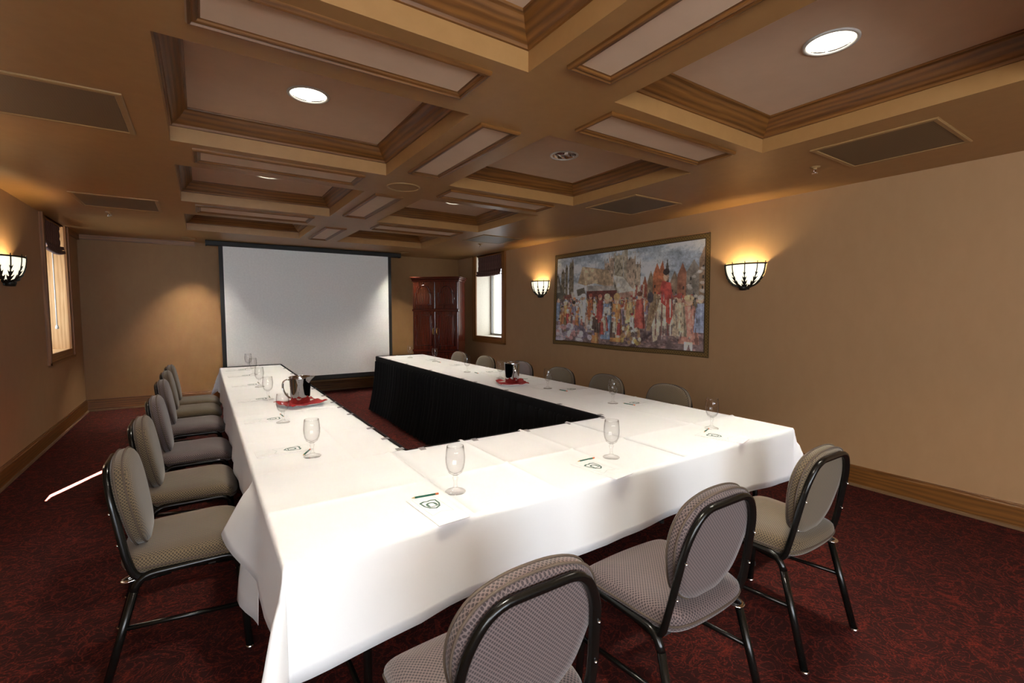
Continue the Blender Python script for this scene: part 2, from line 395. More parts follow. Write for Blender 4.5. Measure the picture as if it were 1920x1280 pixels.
for a in (WX0+.06, WX0+.99, WX0+1.92): MB().box(a, min(a+.87, WX1-.06), YN-.035, YN-.03, .86, 2.04).build('pane', 'pane', w4)
blocker_side = tag(MB().box(XL-2.0, XL-.02, YN-3.0, -.5, H+.34, H+.5).build('sun_blocker_side', 'cream'), kind='structure')  # added slab, unseen: stops sun entering the left window behind the camera
blocker_near = tag(MB().box(XL-.02, XR+.5, YN-3.5, YN-.1, H+.34, H+.5).build('sun_blocker_near', 'cream'), kind='structure')  # added slab, unseen: stops sun entering through the near wall
roof = tag(MB().box(XL-.16, XR+.16, YN-.1, YB+.3, H+.34, H+.5).build('roof_slab', 'cream'), kind='structure')
# ceiling: soffit with eight coffers
LX0, LX1, RX0, RX1 = .2775, 1.5928, 2.1068, 3.4358
ROWS = [(.365, 1.6846), (2.2037, 3.523), (4.0824, 5.3927), (6.0906, 7.2886)]
ycut = [YN]+[v for r in ROWS for v in r]+[YB]
holes = [(a, b, c, d) for (c, d) in ROWS for (a, b) in ((LX0, LX1), (RX0, RX1))]
ceiling = tag(wall_cells(MB(), [XL, LX0, LX1, RX0, RX1, XR], ycut, holes, lambda u, v: (u, v, H)).build('ceiling', 'soffit', fix=False), kind='structure')
CZ = .182
CROWN = [(0, .086), (.010, .087), (.013, .094), (.015, .099), (.026, .106), (.042, .119), (.056, .134), (.068, .150), (.078, .166), (.084, .170), (.092, .172), (.094, .177), (.094, CZ)]
LAMP_R = .098
def disc_panel(mb, rect, c, r, z, n=40):
    x0, x1, y0, y1 = rect; an = [2*PI*k/n for k in range(n)]+[math.atan2(y-c[1], x-c[0]) % (2*PI) for x in (x0, x1) for y in (y0, y1)]
    an = sorted(an); b = len(mb.v)
    for t in an:
        dx, dy = math.cos(t), math.sin(t); k = min([(x1-c[0])/dx if dx > 1e-9 else (x0-c[0])/dx if dx < -1e-9 else 1e9, (y1-c[1])/dy if dy > 1e-9 else (y0-c[1])/dy if dy < -1e-9 else 1e9])
        mb.v += [(c[0]+r*dx, c[1]+r*dy, z), (c[0]+k*dx, c[1]+k*dy, z)]
    m = len(an)
    for i in range(m):
        j = (i+1) % m; mb.face([b+2*i, b+2*i+1, b+2*j+1, b+2*j])
    return mb
for ri, (c, d) in enumerate(ROWS):
    for si, (a, b_) in enumerate(((LX0, LX1), (RX0, RX1))):
        rect = (a, b_, c, d)
        for k in range(4):
            MB().mitre_side(rect, [(0, 0), (0, .095)], H, k).build('coffer_side', 'soffit', ceiling, fix=False)
            MB().mitre_side(rect, CROWN, H, k).build('crown_molding', 'oak', ceiling, fix=False)
        if True: disc_panel(MB(), rect, ((a+b_)/2, (c+d)/2), LAMP_R-.004, H+CZ).build('coffer_panel', 'panel', ceiling, fix=False)
PM = [(0, 0), (0, -.010), (.006, -.018), (.014, -.020), (.018, -.012), (.024, -.014), (.032, -.011), (.036, -.005), (.044, -.004), (.046, 0)]
beam = []
for i, (c, d) in enumerate(ROWS):
    beam.append((1.692, 1.948, c+.055, d-.19 if i == 0 else d-.185))
beam[0] = (1.692, 1.944, .45, 1.55); beam[1] = (1.690, 1.948, 2.256, 3.338); beam[2] = (1.690, 1.944, 4.10, 5.235); beam[3] = (1.690, 1.944, 6.06, 7.16)
for i in range(3):
    y0 = (1.763, 3.606, 5.50)[i]; y1 = (2.048, 3.90, 5.86)[i]
    beam += [(.385, 1.462, y0, y1), (2.170, 3.275, y0, y1)]
for r in beam:
    MB().box(r[0]+.03, r[1]-.03, r[2]+.03, r[3]-.03, H-.0035, H+.001).build('beam_panel', 'panel', ceiling)
    for k in range(4): MB().mitre_side(r, PM, H, k).build('panel_molding', 'oak', ceiling, fix=False)
# baseboards
BP = [(0, .165), (.008, .165), (.012, .158), (.012, .150), (.018, .142), (.018, .022), (.030, .016), (.030, 0)]
def baseboard(name, k, gaps=()):
    m = MB().mitre_side((XL, XR, YN, YB), BP[:-2], 0, k); o = tag(m.build(name, 'oak', fix=False), kind='structure')
    MB().mitre_side((XL, XR, YN, YB), BP[-3:], 0, k).build('carpet_strip', 'laminate', o, fix=False)
baseboard('baseboard_right', 1); baseboard('baseboard_back', 2); baseboard('baseboard_left', 3)
# trim rail on top of the far window end
MB()
tr = tag(MB().box(XL, XL+.03, 7.92, YB, H-.07, H).build('trim_1', 'oak_dark'), kind='structure')
tr2 = tag(MB().box(XL, .35, YB-.03, YB, H-.06, H).build('trim_2', 'oak_dark'), kind='structure')

# ------------------------------------------------------------------ ceiling fixtures
def downlight(loc, lit, label, watts, r=LAMP_R, group='recessed ceiling lights', spread=102):
    t = thing('downlight', label, 'ceiling light', loc, 0, group)
    MB().lathe([(r+.012, -.001), (r+.012, -.006), (r-.002, -.008), (r-.004, 0)], 32).build('trim_ring', 'ventframe' if r < .09 else 'white_plastic', t)
    if lit:
        MB().lathe([(r-.004, 0), (r*.8, .05), (r*.72, .07)], 32).build('reflector', 'steel', t)
        MB().lathe([(r*.97, .004), (r*.6, .010), (0.001, .012)], 32).build('lens', 'lamp', t)
        l = bpy.data.lights.new('downlight_lamp', 'AREA'); l.shape = 'DISK'; l.size = r*1.7; l.energy = watts; l.color = WARM; l.spread = math.radians(spread)
        o = bpy.data.objects.new('downlight_lamp', l); COL.objects.link(o); o.parent = t; o.location = (0, 0, -.012)
    else:
        # faceted chrome reflector, lamp off
        n = 18; m = MB(); prof = [(r-.004, 0), (r*.9, .03), (r*.7, .06), (r*.35, .08), (.002, .085)]
        for i, (rr, z) in enumerate(prof):
            for k in range(n): th = 2*PI*(k+.5*(i % 2))/n; m.v.append((rr*math.cos(th), rr*math.sin(th), z+.004*((k+i) % 2)))
        for i in range(len(prof)-1):
            for k in range(n): m.face([i*n+k, i*n+(k+1) % n, (i+1)*n+(k+1) % n, (i+1)*n+k])
        m.build('reflector', 'chrome', t)
        MB().lathe([(.03, .03), (.034, .045), (.02, .08)], 16).build('bulb', 'china', t)
    return t
cx = ((LX0+LX1)/2, (RX0+RX1)/2); cyr = [(a+b)/2 for a, b in ROWS]; zc = H+CZ
downlight((cx[0], cyr[0], zc), True, 'lit recessed downlight in the nearest coffer on the left', DOWN_W*1.15)
downlight((cx[1], cyr[0], zc), True, 'largest lit downlight, in the near coffer at top right', DOWN_W*1.25)
downlight((cx[0], cyr[1], zc), True, 'lit round downlight in the large coffer above the left chairs', DOWN_W*.85)
downlight((cx[1], cyr[1], zc), False, 'unlit downlight with a mirrored reflector in its coffer', 0)
downlight((cx[0], cyr[2], zc), True, 'lit downlight in the third coffer on the left, seen edge on', DOWN_W*.8)
downlight((cx[1], cyr[2], zc), True, 'lit downlight in the third coffer on the right, behind a beam', DOWN_W*.8)
downlight((cx[0], cyr[3], zc), True, 'lit downlight hidden up in the farthest coffer on the left', DOWN_W*.9)
downlight((cx[1], cyr[3], zc), True, 'lit downlight hidden up in the farthest coffer on the right', DOWN_W*.9)
downlight((.293, 8.096, H), True, 'small lit downlight in the flat ceiling left of the screen', SPOT_W, .075, 'recessed ceiling lights', 75)
downlight((3.396, 7.975, H), True, 'small lit downlight in the flat ceiling right of the screen', SPOT_W*.6, .075, 'recessed ceiling lights', 75)
def vent(x0, x1, y0, y1, label):
    c = ((x0+x1)/2, (y0+y1)/2); t = thing('ceiling_vent', label, 'vent', (c[0], c[1], H), 0, 'ceiling air grilles')
    hx, hy = (x1-x0)/2, (y1-y0)/2
    MB().mitre((-hx, hx, -hy, hy), [(0, 0), (0, -.006), (.006, -.009), (.026, -.008), (.03, -.003), (.03, 0)], 0).build('frame', 'ventframe', t, fix=False)
    m, nt, b = new_mat('perforated_grille') if 'grille' not in M else (M['grille'], None, None)
    if nt:
        vo = N(nt, 'ShaderNodeTexVoronoi'); vo.inputs['Scale'].default_value = 90; vo.inputs['Randomness'].default_value = 0
        nt.links.new(coords(nt), vo.inputs['Vector'])
        nt.links.new(ramp(nt, vo.outputs['Distance'], [(.3, lin((34, 26, 16))), (.42, lin((104, 80, 50)))]), b.inputs['Base Color']); b.inputs['Roughness'].default_value = .5; M['grille'] = m
    MB().box(-hx+.028, hx-.028, -hy+.028, hy-.028, -.004, -.001).build('grille', 'grille', t)
vent(-.50, .12, 2.905, 3.515, 'large perforated ceiling grille at the upper left edge')
vent(-.525, .10, 5.50, 6.13, 'flat ceiling grille near the far left window')
vent(3.635, 4.25, .87, 1.49, 'dark ceiling grille above the bare right wall')
vent(3.585, 4.22, 2.87, 3.51, 'pale ceiling grille above the tapestry')
vent(3.585, 4.22, 5.50, 6.13, 'small distant ceiling grille near the right window')
def sprinkler(x, y, label):
    t = thing('sprinkler', label, 'sprinkler', (x, y, H), 0, 'ceiling sprinkler heads')
    MB().lathe([(.034, 0), (.032, -.006), (.014, -.008), (.012, -.02)], 20).build('escutcheon', 'ventframe', t)
    m = MB()
    for s in (-1, 1): m.tube([(s*.010, 0, -.018), (s*.014, 0, -.03), (0, 0, -.042)], .003, 6)
    m.build('yoke', 'chrome', t)
    MB().lathe([(.018, -.042), (.018, -.045), (.001, -.046)], 16).build('deflector', 'chrome', t)
sprinkler(4.036, 1.636, 'small chrome sprinkler head beside the dark grille on the right')
sprinkler(-.361, 6.414, 'small sprinkler head on the ceiling by the left window')
sprinkler(3.979, 6.298, 'small sprinkler head on the ceiling by the right window')
t = thing('ceiling_speaker', 'round flush speaker painted like the ceiling, where two beams cross', 'speaker', (1.82, 3.77, H))
MB().lathe([(.135, 0), (.133, -.007), (.122, -.009), (.118, -.004)], 40).build('rim', 'ventframe', t)
MB().lathe([(.118, -.004), (.001, -.004)], 40).build('grille', 'soffit', t)

# ------------------------------------------------------------------ wall sconces
def sconce(x, y, face, label):
    """face: +1 looks to +x. Local: back on the wall at x=0, bowl bulging to +x, bottom z=0, rim z=.225"""
    t = thing('wall_sconce', label, 'sconce', (x, y, 1.612), 0 if face > 0 else PI, 'half bowl wall sconces')
    R, Hh = .195, .215; sx = .64
    def surf(th, q, off=0):                      # th: -90..90, q 0 bottom .. 1 rim
        r = (R*math.sin(q*PI/2*.96+.06)+off); z = .02+Hh*(1-math.cos(q*PI/2))
        return Vector((.004+sx*r*math.cos(th)*1.0, r*math.sin(th), z-off*.3))
    n, k = 28, 12
    MB().grid([[surf(-PI/2+PI*j/n, i/k) for j in range(n+1)] for i in range(k+1)]).build('glass_bowl', 'bowl', t)
    rim = [surf(-PI/2+PI*j/n, 1, .005) for j in range(n+1)]
    MB().tube(rim, (.007, .007), 8).build('rim', 'iron', t)
    for a in (-82, -52, -18, 18, 52, 82):
        th = math.radians(a); m = MB(); path = [surf(th, i/10, .005) for i in range(11)]
        m.tube(path, .0045 if abs(a) < 80 else .007, 6)
        tip = path[-1]; m.tube([tip, tip+Vector((0, 0, .012)), tip+Vector((0, 0, .022))], .004, 6)
        # leaves along the rib, shrinking upwards
        for q, s in ((.20, .040), (.38, .036), (.55, .028), (.72, .018)):
            p = surf(th, q, .007); tn = (surf(th, q+.03, .007)-p).normalized(); sd = Vector((-math.sin(th), math.cos(th), 0)); nrm = sd.cross(tn)
            out = [(-.9, 1.2), (-.35, .55), (0, 1.0), (.35, .55), (.9, 1.2), (.62, .1), (.25, -.9), (0, -1.2), (-.25, -.9), (-.62, .1)]
            b = len(m.v)
            for u, w in out: m.v.append(tuple(p+sd*u*s*.8+tn*w*s*.95))
            for u, w in out: m.v.append(tuple(p+sd*u*s*.8+tn*w*s*.95+nrm*.004))
            kk = len(out); m.face(range(b, b+kk)); m.face(range(b+2*kk-1, b+kk-1, -1))
            for i in range(kk): m.face([b+i, b+(i+1) % kk, b+kk+(i+1) % kk, b+kk+i])
        m.build('leaf_rib', 'iron', t)
    MB().lathe([(.001, -.012), (.03, -.010), (.036, .006), (.040, .022), (.034, .030), (.02, .034)], 16, (.034, 0, 0)).build('base_cup', 'iron', t)
    MB().bbox(-.0005, .012, -.045, .045, -.005, .16, .003).build('back_plate', 'iron', t)
    l = bpy.data.lights.new('sconce_lamp', 'POINT'); l.energy = SCONCE_W; l.color = (1, .81, .46); l.shadow_soft_size = .025
    o = bpy.data.objects.new('sconce_lamp', l); COL.objects.link(o); o.parent = t; o.location = (.085, 0, .125)
    return t
sconce(XR, 2.536, -1, 'lit half bowl sconce with iron leaves, right of the tapestry')
sconce(XR, 5.765, -1, 'lit half bowl sconce with iron leaves, between window and tapestry')
sconce(XL, 5.64, 1, 'lit half bowl sconce cut by the left edge of the photo')

# ------------------------------------------------------------------ roman shades
def roman_shade(x, s, y0, y1, zb, label, lift=0, wand=None, gap=0):
    """s: direction into the room"""
    t = thing('roman_shade', label, 'window shade', (x, (y0+y1)/2, 0)); hw = (y1-y0)/2
    rows = []; zt = H-.02; n = 22
    prof = [(0, zt)]
    k = 5
    for i in range(1, 9): prof.append((.004*math.sin(i*2.2), zt-(zt-zb-.10)*i/8))
    prof += [(.03, zb+.095), (.035, zb+.06), (.008, zb+.055), (.04, zb+.05), (.046, zb+.015), (.02, zb+.005), (.01, zb+.02)]
    acc = [0]
    for i in range(1, len(prof)): acc.append(acc[-1]+math.hypot(prof[i][0]-prof[i-1][0], prof[i][1]-prof[i-1][1]))
    P = []
    for d, z in prof:
        row = []
        for j in range(n+1):
            u = -1+2*j/n; low = max(0, min(1, (zt-z)/(zt-zb))); sag = lift*(1-u*u)*low
            inw = -.012*low*math.sin(low*6)*u
            row.append((s*(.012+d+.004*math.sin(u*9+z*5)), u*hw+inw, z-sag))
        P.append(row)
    MB().grid(P, True, lambda a, c: (c/n*2*hw, acc[a])).build('fabric', 'shade', t)
    MB().box(*sorted((0, s*.03)), -hw, hw, zt-.01, H-.002).build('headrail', 'oak_dark', t)
    if wand:
        MB().tube([(s*.0, wand, zb+.2), (s*.0, wand+.0, 1.22)], .006, 8).build('wand', 'white_plastic', t)
        MB().lathe([(.001, 1.18), (.014, 1.185), (.016, 1.20), (.012, 1.22), (.004, 1.23)], 12, (0, wand, 0)).build('wand_knob', 'white_plastic', t)
    return t
roman_shade(XR+.03, -1, WY0+.035, WY1-.03, 2.03, 'raised dark striped roman shade over the right window', .015)
roman_shade(XL-.03, 1, WY0+.02, WY1-.08, 2.06, 'raised dark roman shade sagging over the left window', .03, .10)
roman_shade(XL-.02, 1, NY0+.01, NY1-.165, .95, 'lowered roman shade over the near window, outside the picture', 0)

# ------------------------------------------------------------------ projection screen
t = thing('projection_screen', 'large white pull-down projection screen with black borders', 'screen', (0, 8.2, 0))
MB().bbox(.48, 3.41, -.05, .06, 2.345, 2.412, .008).build('housing', 'blackmetal', t)
sx0, sx1, sb, st = .6935, 3.1866, .3245, 2.39
MB().box(sx0, sx1, 0, .003, sb, 2.375).build('screen_surface', 'screen', t)
for a, b_, c, d in ((sx0-.055, sx0, sb-.06, 2.36), (sx1, sx1+.055, sb-.06, 2.36), (sx0, sx1, sb-.06, sb)): MB().box(a, b_, -.001, .004, c, d).build('black_border', 'blackmetal', t)
MB().tube([(sx0-.06, .001, sb-.065), (sx1+.06, .001, sb-.065)], .014, 10).build('bottom_bar', 'blackmetal', t)
for xx in (.48, 3.395): MB().box(xx, xx+.015, -.052, .062, 2.34, 2.4155).build('end_cap', 'blackmetal', t)

# ------------------------------------------------------------------ armoire (stands across the corner)
A0 = Vector((3.549, 8.055)); B0 = Vector((4.212, 7.432)); aw = (B0-A0).length; ang = math.atan2(B0.y-A0.y, B0.x-A0.x)
t = thing('armoire', 'tall glossy mahogany armoire with four panelled doors in the corner', 'armoire', (A0.x, A0.y, 0), ang)
# local: x along the front 0..aw, y depth (away from viewer) 0..dp
dp = .44; AH = 2.0
body = MB().box(.03, aw-.03, .02, dp-.01, .08, AH-.05).build('body', 'mahogany', t)
MB().box(.02, aw-.02, .012, dp, 0, .10).build('plinth', 'mahogany', t)
m = MB()
CR = [(0, 0), (.028, .004), (.026, .018), (.014, .026), (.006, .045), (0, .05)]
for i in range(len(CR)-1):
    d0, z0 = CR[i]; d1, z1 = CR[i+1]
m.bbox(.012, aw-.012, .004, dp, AH-.085, AH-.05, .008); m.bbox(0, aw, -.012, dp+.002, AH-.05, AH-.02, .008); m.bbox(-.014, aw+.014, -.026, dp+.006, AH-.022, AH, .006)
m.build('cornice', 'mahogany', t)
MB().bbox(.02, aw-.02, -.004, .03, 1.385, 1.425, .008).build('middle_rail', 'mahogany', t)
MB().bbox(.02, aw-.02, -.004, .03, .655, .70, .008).build('lower_rail', 'mahogany', t)
def arch_poly(x0, x1, z0, z1, rise, n=14):
    p = [(x0, z0), (x1, z0), (x1, z1-rise)]
    if rise:
        sh = (x1-x0)*.10; p += [(x1-sh, z1-rise)]
        cxx = (x0+x1)/2; r = (x1-x0)/2-sh
        for k in range(1, n): th = PI*k/n; p.append((cxx+r*math.cos(th), z1-rise+rise*math.sin(th)))
        p += [(x0+sh, z1-rise)]
    p.append((x0, z1-rise)); return p
def door(x0, x1, z0, z1, rise, name='door'):
    d = MB().bbox(x0, x1, -.006, .02, z0, z1, .005).build(name, 'mahogany', t)
    px0, px1, pz0, pz1 = x0+.06, x1-.06, z0+.07, z1-.06
    P = arch_poly(px0, px1, pz0, pz1, rise)
    MB().tube([(a, -.008, b) for a, b in P], .014, 8, closed=True).build('panel_molding', 'mahogany', d)
    Q = arch_poly(px0+.028, px1-.028, pz0+.028, pz1-.028, rise*.9 if rise else 0)
    MB().prism(Q, 1, -.020, -.004).build('raised_panel', 'mahogany', d)
    return d
mid = aw/2
for s in (0, 1):
    x0, x1 = (.04, mid-.004) if s == 0 else (mid+.004, aw-.04)
    door(x0, x1, 1.43, 1.905, .13); d = door(x0, x1, .705, 1.38, 0)
    hx = x1-.03 if s == 0 else x0+.03
    for zz in (1.03,):
        MB().tube(fillet([(hx, -.006, zz-.055), (hx, -.034, zz-.045), (hx, -.034, zz+.045), (hx, -.006, zz+.055)], .02), .006, 8).build('handle', 'brass', d)
    d = MB().bbox(x0, x1, -.006, .02, .12, .65, .005).build('lower_door', 'mahogany', t)
    MB().prism(arch_poly(x0+.06, x1-.06, .18, .60, 0), 1, -.013, -.004).build('raised_panel', 'mahogany', d)

# ------------------------------------------------------------------ tables
def table(x0, x1, y0, y1, label, legs=None):
    t = thing('folding_table', label, 'table', ((x0+x1)/2, (y0+y1)/2, 0), 0, 'folding tables under the cloths'); hx, hy = (x1-x0)/2-.006, (y1-y0)/2-.006
    MB().bbox(-hx, hx, -hy, hy, T-.028, T-.004, .004).build('table_top', 'laminate', t)
    long_x = hx > hy
    for sx in (-1, 1):
        for sy in (-1, 1):
            lx, ly = (sx*(hx-.22), sy*(hy-.07)) if long_x else (sx*(hx-.07), sy*(hy-.22) if not legs else legs[sy > 0]-(y0+y1)/2)
            lg = MB().tube([(lx, ly, T-.03), (lx, ly, .015)], .013, 8).build('leg', 'black', t)
            MB().lathe([(.001, 0), (.016, 0), (.016, .02), (.001, .021)], 10, (lx, ly, 0)).build('foot', 'dark', lg)
        m = MB()
        if long_x: m.tube([(sx*(hx-.22), -hy+.07, .2), (sx*(hx-.22), hy-.07, .2)], .009, 8)
        else:
            ly = sx*(hy-.22) if not legs else legs[sx > 0]-(y0+y1)/2; m.tube([(-hx+.07, ly, .2), (hx-.07, ly, .2)], .009, 8)
        m.build('stretcher', 'black', t)
xa, xb, xc, xd = .551, 1.164, 2.434, 3.125
y0n, y1n, yl, yr = 1.281, 2.050, 6.20, 6.53
table(xa, xd, y0n, y1n, 'folding table under the near white cloth')
table(xa, xb, y1n+.004, 4.12, 'folding table under the near cloth of the left arm')
table(xa, xb, 4.124, yl, 'folding table under the far cloth of the left arm')
table(xc, xd, y1n+.004, 4.28, 'folding table under the near cloth of the right arm', (2.62, 3.90))
table(xc, xd, 4.284, yr, 'folding table under the far cloth of the right arm', (4.60, 6.12))
def smooth(a, b, x): x = max(0, min(1, (x-a)/(b-a))); return x*x*(3-2*x)
def cloth(name, label, x0, x1, y0, y1, drops, z=T, cx_=(), cy_=(), kick=None, seed=0, flare=.10, cone=.38, step=.03, ch=.003):
    """drops: (left -x, right +x, front -y, back +y) lengths; cx_/cy_: crease lines; kick: f(side, u, d) extra outward"""
    dl, dr, df, db = drops; rr = random.Random(seed); ph = [rr.uniform(0, 6) for _ in range(12)]
    def axis(a, b, da, db_, cr):
        s = set()
        n = max(2, int((b-a)/.05))
        for i in range(n+1): s.add(round(a+(b-a)*i/n, 4))
        for c in cr:
            for e in (-.016, -.007, 0, .007, .016): s.add(round(c+e, 4))
        for e in (.006, .014): s.add(round(a+e, 4)); s.add(round(b-e, 4))
        for dd, base, sg in ((da, a, -1), (db_, b, 1)):
            if dd > 0:
                k = max(3, int(dd/step))
                for e in (.004, .010, .018): s.add(round(base+sg*e, 4))
                for i in range(1, k+1): s.add(round(base+sg*dd*i/k, 4))
        return sorted(s)
    U = axis(x0, x1, dl, dr, cx_); V = axis(y0, y1, df, db, cy_)
    rad = .014
    def edge(d):      # arc-length d past the edge -> (outward, down), rounded
        d = d+rad*.6
        a = min(d/rad, PI/2)
        o, w = rad*math.sin(a)-rad*.55, rad*(1-math.cos(a))
        rest = max(0, d-rad*PI/2); return o+rest*flare*.55, w+rest*.985
    P = []
    for v in V:
        row = []
        for u in U:
            ax = x0-u if u < x0 else u-x1 if u > x1 else 0; ay = y0-v if v < y0 else v-y1 if v > y1 else 0
            sx = -1 if u < x0 else 1; sy = -1 if v < y0 else 1
            bu = min(max(u, x0), x1); bv = min(max(v, y0), y1); zz = z
            if ax == 0 and ay == 0:
                for c in cx_:
                    if abs(u-c) < .016: zz += ch*(1-abs(u-c)/.016)
                for c in cy_:
                    if abs(v-c) < .016: zz += ch*(1-abs(v-c)/.016)
                zz += .0008*math.sin(7*u+ph[0])*math.sin(9*v+ph[1])
                row.append((u, v, zz)); continue
            if ax and ay:
                d = math.hypot(ax, ay); th = math.atan2(ay, ax)
                f = math.sin(2*th)
                o, w = edge(d); ext = cone*f*f*d*min(1, d/.1); o += ext*.8; w = w*(1-.06*f)
                px, py = bu+sx*o*math.cos(th)*1.0, bv+sy*o*math.sin(th)
            else:
                d = ax or ay; o, w = edge(d); q = v if ax else u
                wv = .008*math.sin(q*7+ph[2])+.004*math.sin(q*19+ph[3])+.006*max(0, math.sin(q*8.2+ph[5]))**12
                o += max(wv, -.010)*d/.28
                w += .010*math.sin(q*3.1+ph[4])*d/.28
                px, py = bu+(sx*o if ax else 0), bv+(0 if ax else sy*o)
            if kick:
                kx, ky, kz = kick(u, v, ax, ay, d); px += kx; py += ky; w += kz
            row.append((px, py, z-w))
        P.append(row)
    o = MB().grid(P).build(name, 'cloth', fix=True); tag(o, label, 'tablecloth', 'white tablecloths')
    sd = o.modifiers.new('thick', 'SOLIDIFY'); sd.thickness = .0012; sd.offset = 1
    return o
def kick_near(u, v, ax, ay, d):
    # the back corner of the near cloth's end drop kicks out over the next cloth
    if ay:
        bu = min(max(u, xa), xd); e = .30*math.exp(-((bu-xa)/.32)**2)+.16*smooth(2.3, 3.1, bu); return (0, 0, e*d)
    if ax and u < xa and not ay:
        k = smooth(1.72, 2.06, v); return (-.40*k*d*smooth(0, .1, d), .25*k*d, -.10*k*d)
    return (0, 0, 0)
cloth('tablecloth', 'white cloth on the near table, hanging in front of the three chairs', xa, xd, y0n, y1n+.02, (.27, .29, .245, 0), T+.0045, (1.09, 1.457, 1.82, 2.15, 2.72), (1.64,), kick_near, 3, .10, .42, ch=.006)
def kick_l1(u, v, ax, ay, d):
    if ax and u < xa and not ay:
        k = 1-smooth(2.04, 2.2, v); return (-.20*k*d*smooth(0, .1, d)*smooth(1.80, 2.0, v), -.05*k*d, .75*k*d)
    return (0, 0, 0)
cloth('tablecloth', 'white cloth on the near half of the left table arm', xa, xb, 1.84, 4.13, (.27, 0, 0, 0), T+.001, (.93,), (2.60, 3.27, 3.60), kick_l1, 5)
cloth('tablecloth', 'white cloth on the far half of the left table arm, by the screen', xa, xb, 4.115, yl, (.26, 0, 0, .26), T, (.93,), (4.42, 5.10, 5.62), None, 8)
cloth('tablecloth', 'white cloth on the near half of the right table arm', xc, xd, y1n-.02, 4.29, (0, .27, 0, 0), T+.002, (2.73,), (2.42, 2.66, 3.3), None, 11)
cloth('tablecloth', 'white cloth on the far half of the right table arm', xc, xd, 4.275, yr, (0, .27, 0, .0), T, (2.73,), (4.6, 5.3, 5.95), None, 14)

# black pleated skirts round the inner edge
def skirt(label, path, clips, flare=.09):
    pts = [Vector((a, b)) for a, b in path]; S = []
    for i in range(len(pts)-1):
        L = (pts[i+1]-pts[i]).length; n = int(L/.011)
        for k in range(n + (1 if i == len(pts)-2 else 0)): S.append((pts[i].lerp(pts[i+1], k/n), (pts[i+1]-pts[i]).normalized()))
    t = thing('table_skirt', label, 'table skirt', (0, 0, 0), 0, 'black table skirts')
    zs_ = [T+.006, T-.045, T-.06, .60, .45, .30, .15, .02]; P = []
    rr = random.Random(len(S)); ph = 0; phs = []; amp = []
    for k in range(len(S)):
        ph += .011*2*PI/.062*(1+.35*math.sin(k*.05)+.2*rr.uniform(-1, 1)); phs.append(ph); amp.append(.010+.004*math.sin(k*.031))
    for z in zs_[1:]:
        row = []
        for k, (p, d) in enumerate(S):
            nrm = Vector((-d.y, d.x)); q = (T-z)/T
            a = 0 if z > T-.05 else amp[k]*(1+.5*q)
            o = .010+flare*q*q+a*(math.sin(phs[k])+.35*math.sin(phs[k]*.5+1))+a
            row.append((p.x+nrm.x*o, p.y+nrm.y*o, z))
        P.append(row)
    MB().grid(P).build('pleated_fabric', 'skirt', t)
    m = MB(); P2 = []
    for o, z in ((-.003, T+.0075), (.012, T+.0085), (.018, T+.004), (.018, T-.05)):
        P2.append([(p.x-d.y*o, p.y+d.x*o, z) for p, d in S])
    m.grid(P2).build('top_band', 'skirt', t)
    for (cxp, cyp, dx, dy) in clips:     # clear plastic clips: direction (dx,dy) points onto the cloth
        c = MB(); n = Vector((dx, dy)); s = Vector((-dy, dx)); p = Vector((cxp, cyp))
        def q(a, b): v = p+n*a+s*b; return v.x, v.y
        prof = [(.032, T+.0085), (.006, T+.0100), (-.004, T+.0100), (-.006, T+.004)]; b0 = len(c.v); wd = .014
        rows = [[(*q(a, -wd), z), (*q(a, wd), z)] for a, z in prof]+[[(*q(a, -wd), z-.002), (*q(a, wd), z-.002)] for a, z in prof[::-1]]
        c.grid(rows, False).build('clip', 'clip', t)
    return t
skirt('black pleated skirt on the inner edge of the left table arm', [(xa+.02, yl), (xb, yl), (xb, y1n)], [(xb, y, -1, 0) for y in (2.09, 2.30, 2.55, 2.97, 3.22, 3.42, 3.72, 4.1, 4.6, 5.2, 5.7)], .03)
skirt('black pleated skirt across the inner side of the near table', [(xb, y1n), (xc, y1n)], [(x, y1n, 0, -1) for x in (1.24, 1.52, 1.84, 2.14, 2.40)], .02)
skirt('black pleated skirt on the inner edge of the right table arm', [(xc, y1n), (xc, yr), (xd-.02, yr)], [(xc, y, 1, 0) for y in (2.10, 2.5, 3.18, 3.7, 3.95, 4.7, 5.4, 6.0)], .10)

# ------------------------------------------------------------------ chairs
def pad_mesh(outline, th, dome, plane):
    """outline: list of (a,b); rings give a rounded cushion; plane maps (a,b,h) -> xyz"""
    ca = sum(p[0] for p in outline)/len(outline); cb = sum(p[1] for p in outline)/len(outline); m = MB(); n = len(outline); rings = []
    prof = [(0, -th/2), (.80, -th/2), (.955, -th*.47), (.99, -th*.3), (1.0, -.05*th), (1.0, .12*th), (.985, .32*th), (.95, .46*th), (.86, .52*th+dome*.35), (.6, .52*th+dome*.8), (.3, .52*th+dome*.97), (0, .52*th+dome)]
    for s, h in prof:
        if s == 0: rings.append(len(m.v)); m.v.append(plane(ca, cb, h)); continue
        rings.append(len(m.v))
        for a, b in outline:
            # inset by absolute amounts near the rim, proportionally inside
            m.v.append(plane(ca+(a-ca)*s, cb+(b-cb)*s, h))
    for i in range(len(prof)-1):
        for k in range(n):
            l = (k+1) % n
            if prof[i][0] == 0: m.face([rings[0], rings[1]+l, rings[1]+k], None, True)
            elif prof[i+1][0] == 0: m.face([rings[i]+k, rings[i]+l, rings[i+1]], None, True)
            else: m.face([rings[i]+k, rings[i]+l, rings[i+1]+l, rings[i+1]+k], None, True)
    return m
SEAT_Z = .455
LEAN0 = Vector((0, -.128, .43)); LEAN1 = Vector((0, -.198, .84)); LD = (LEAN1-LEAN0).normalized(); LN = Vector((0, LD.z, -LD.y))
def backp(x, l, h): return tuple(LEAN0+LD*l+LN*h+Vector((x, 0, 0)))
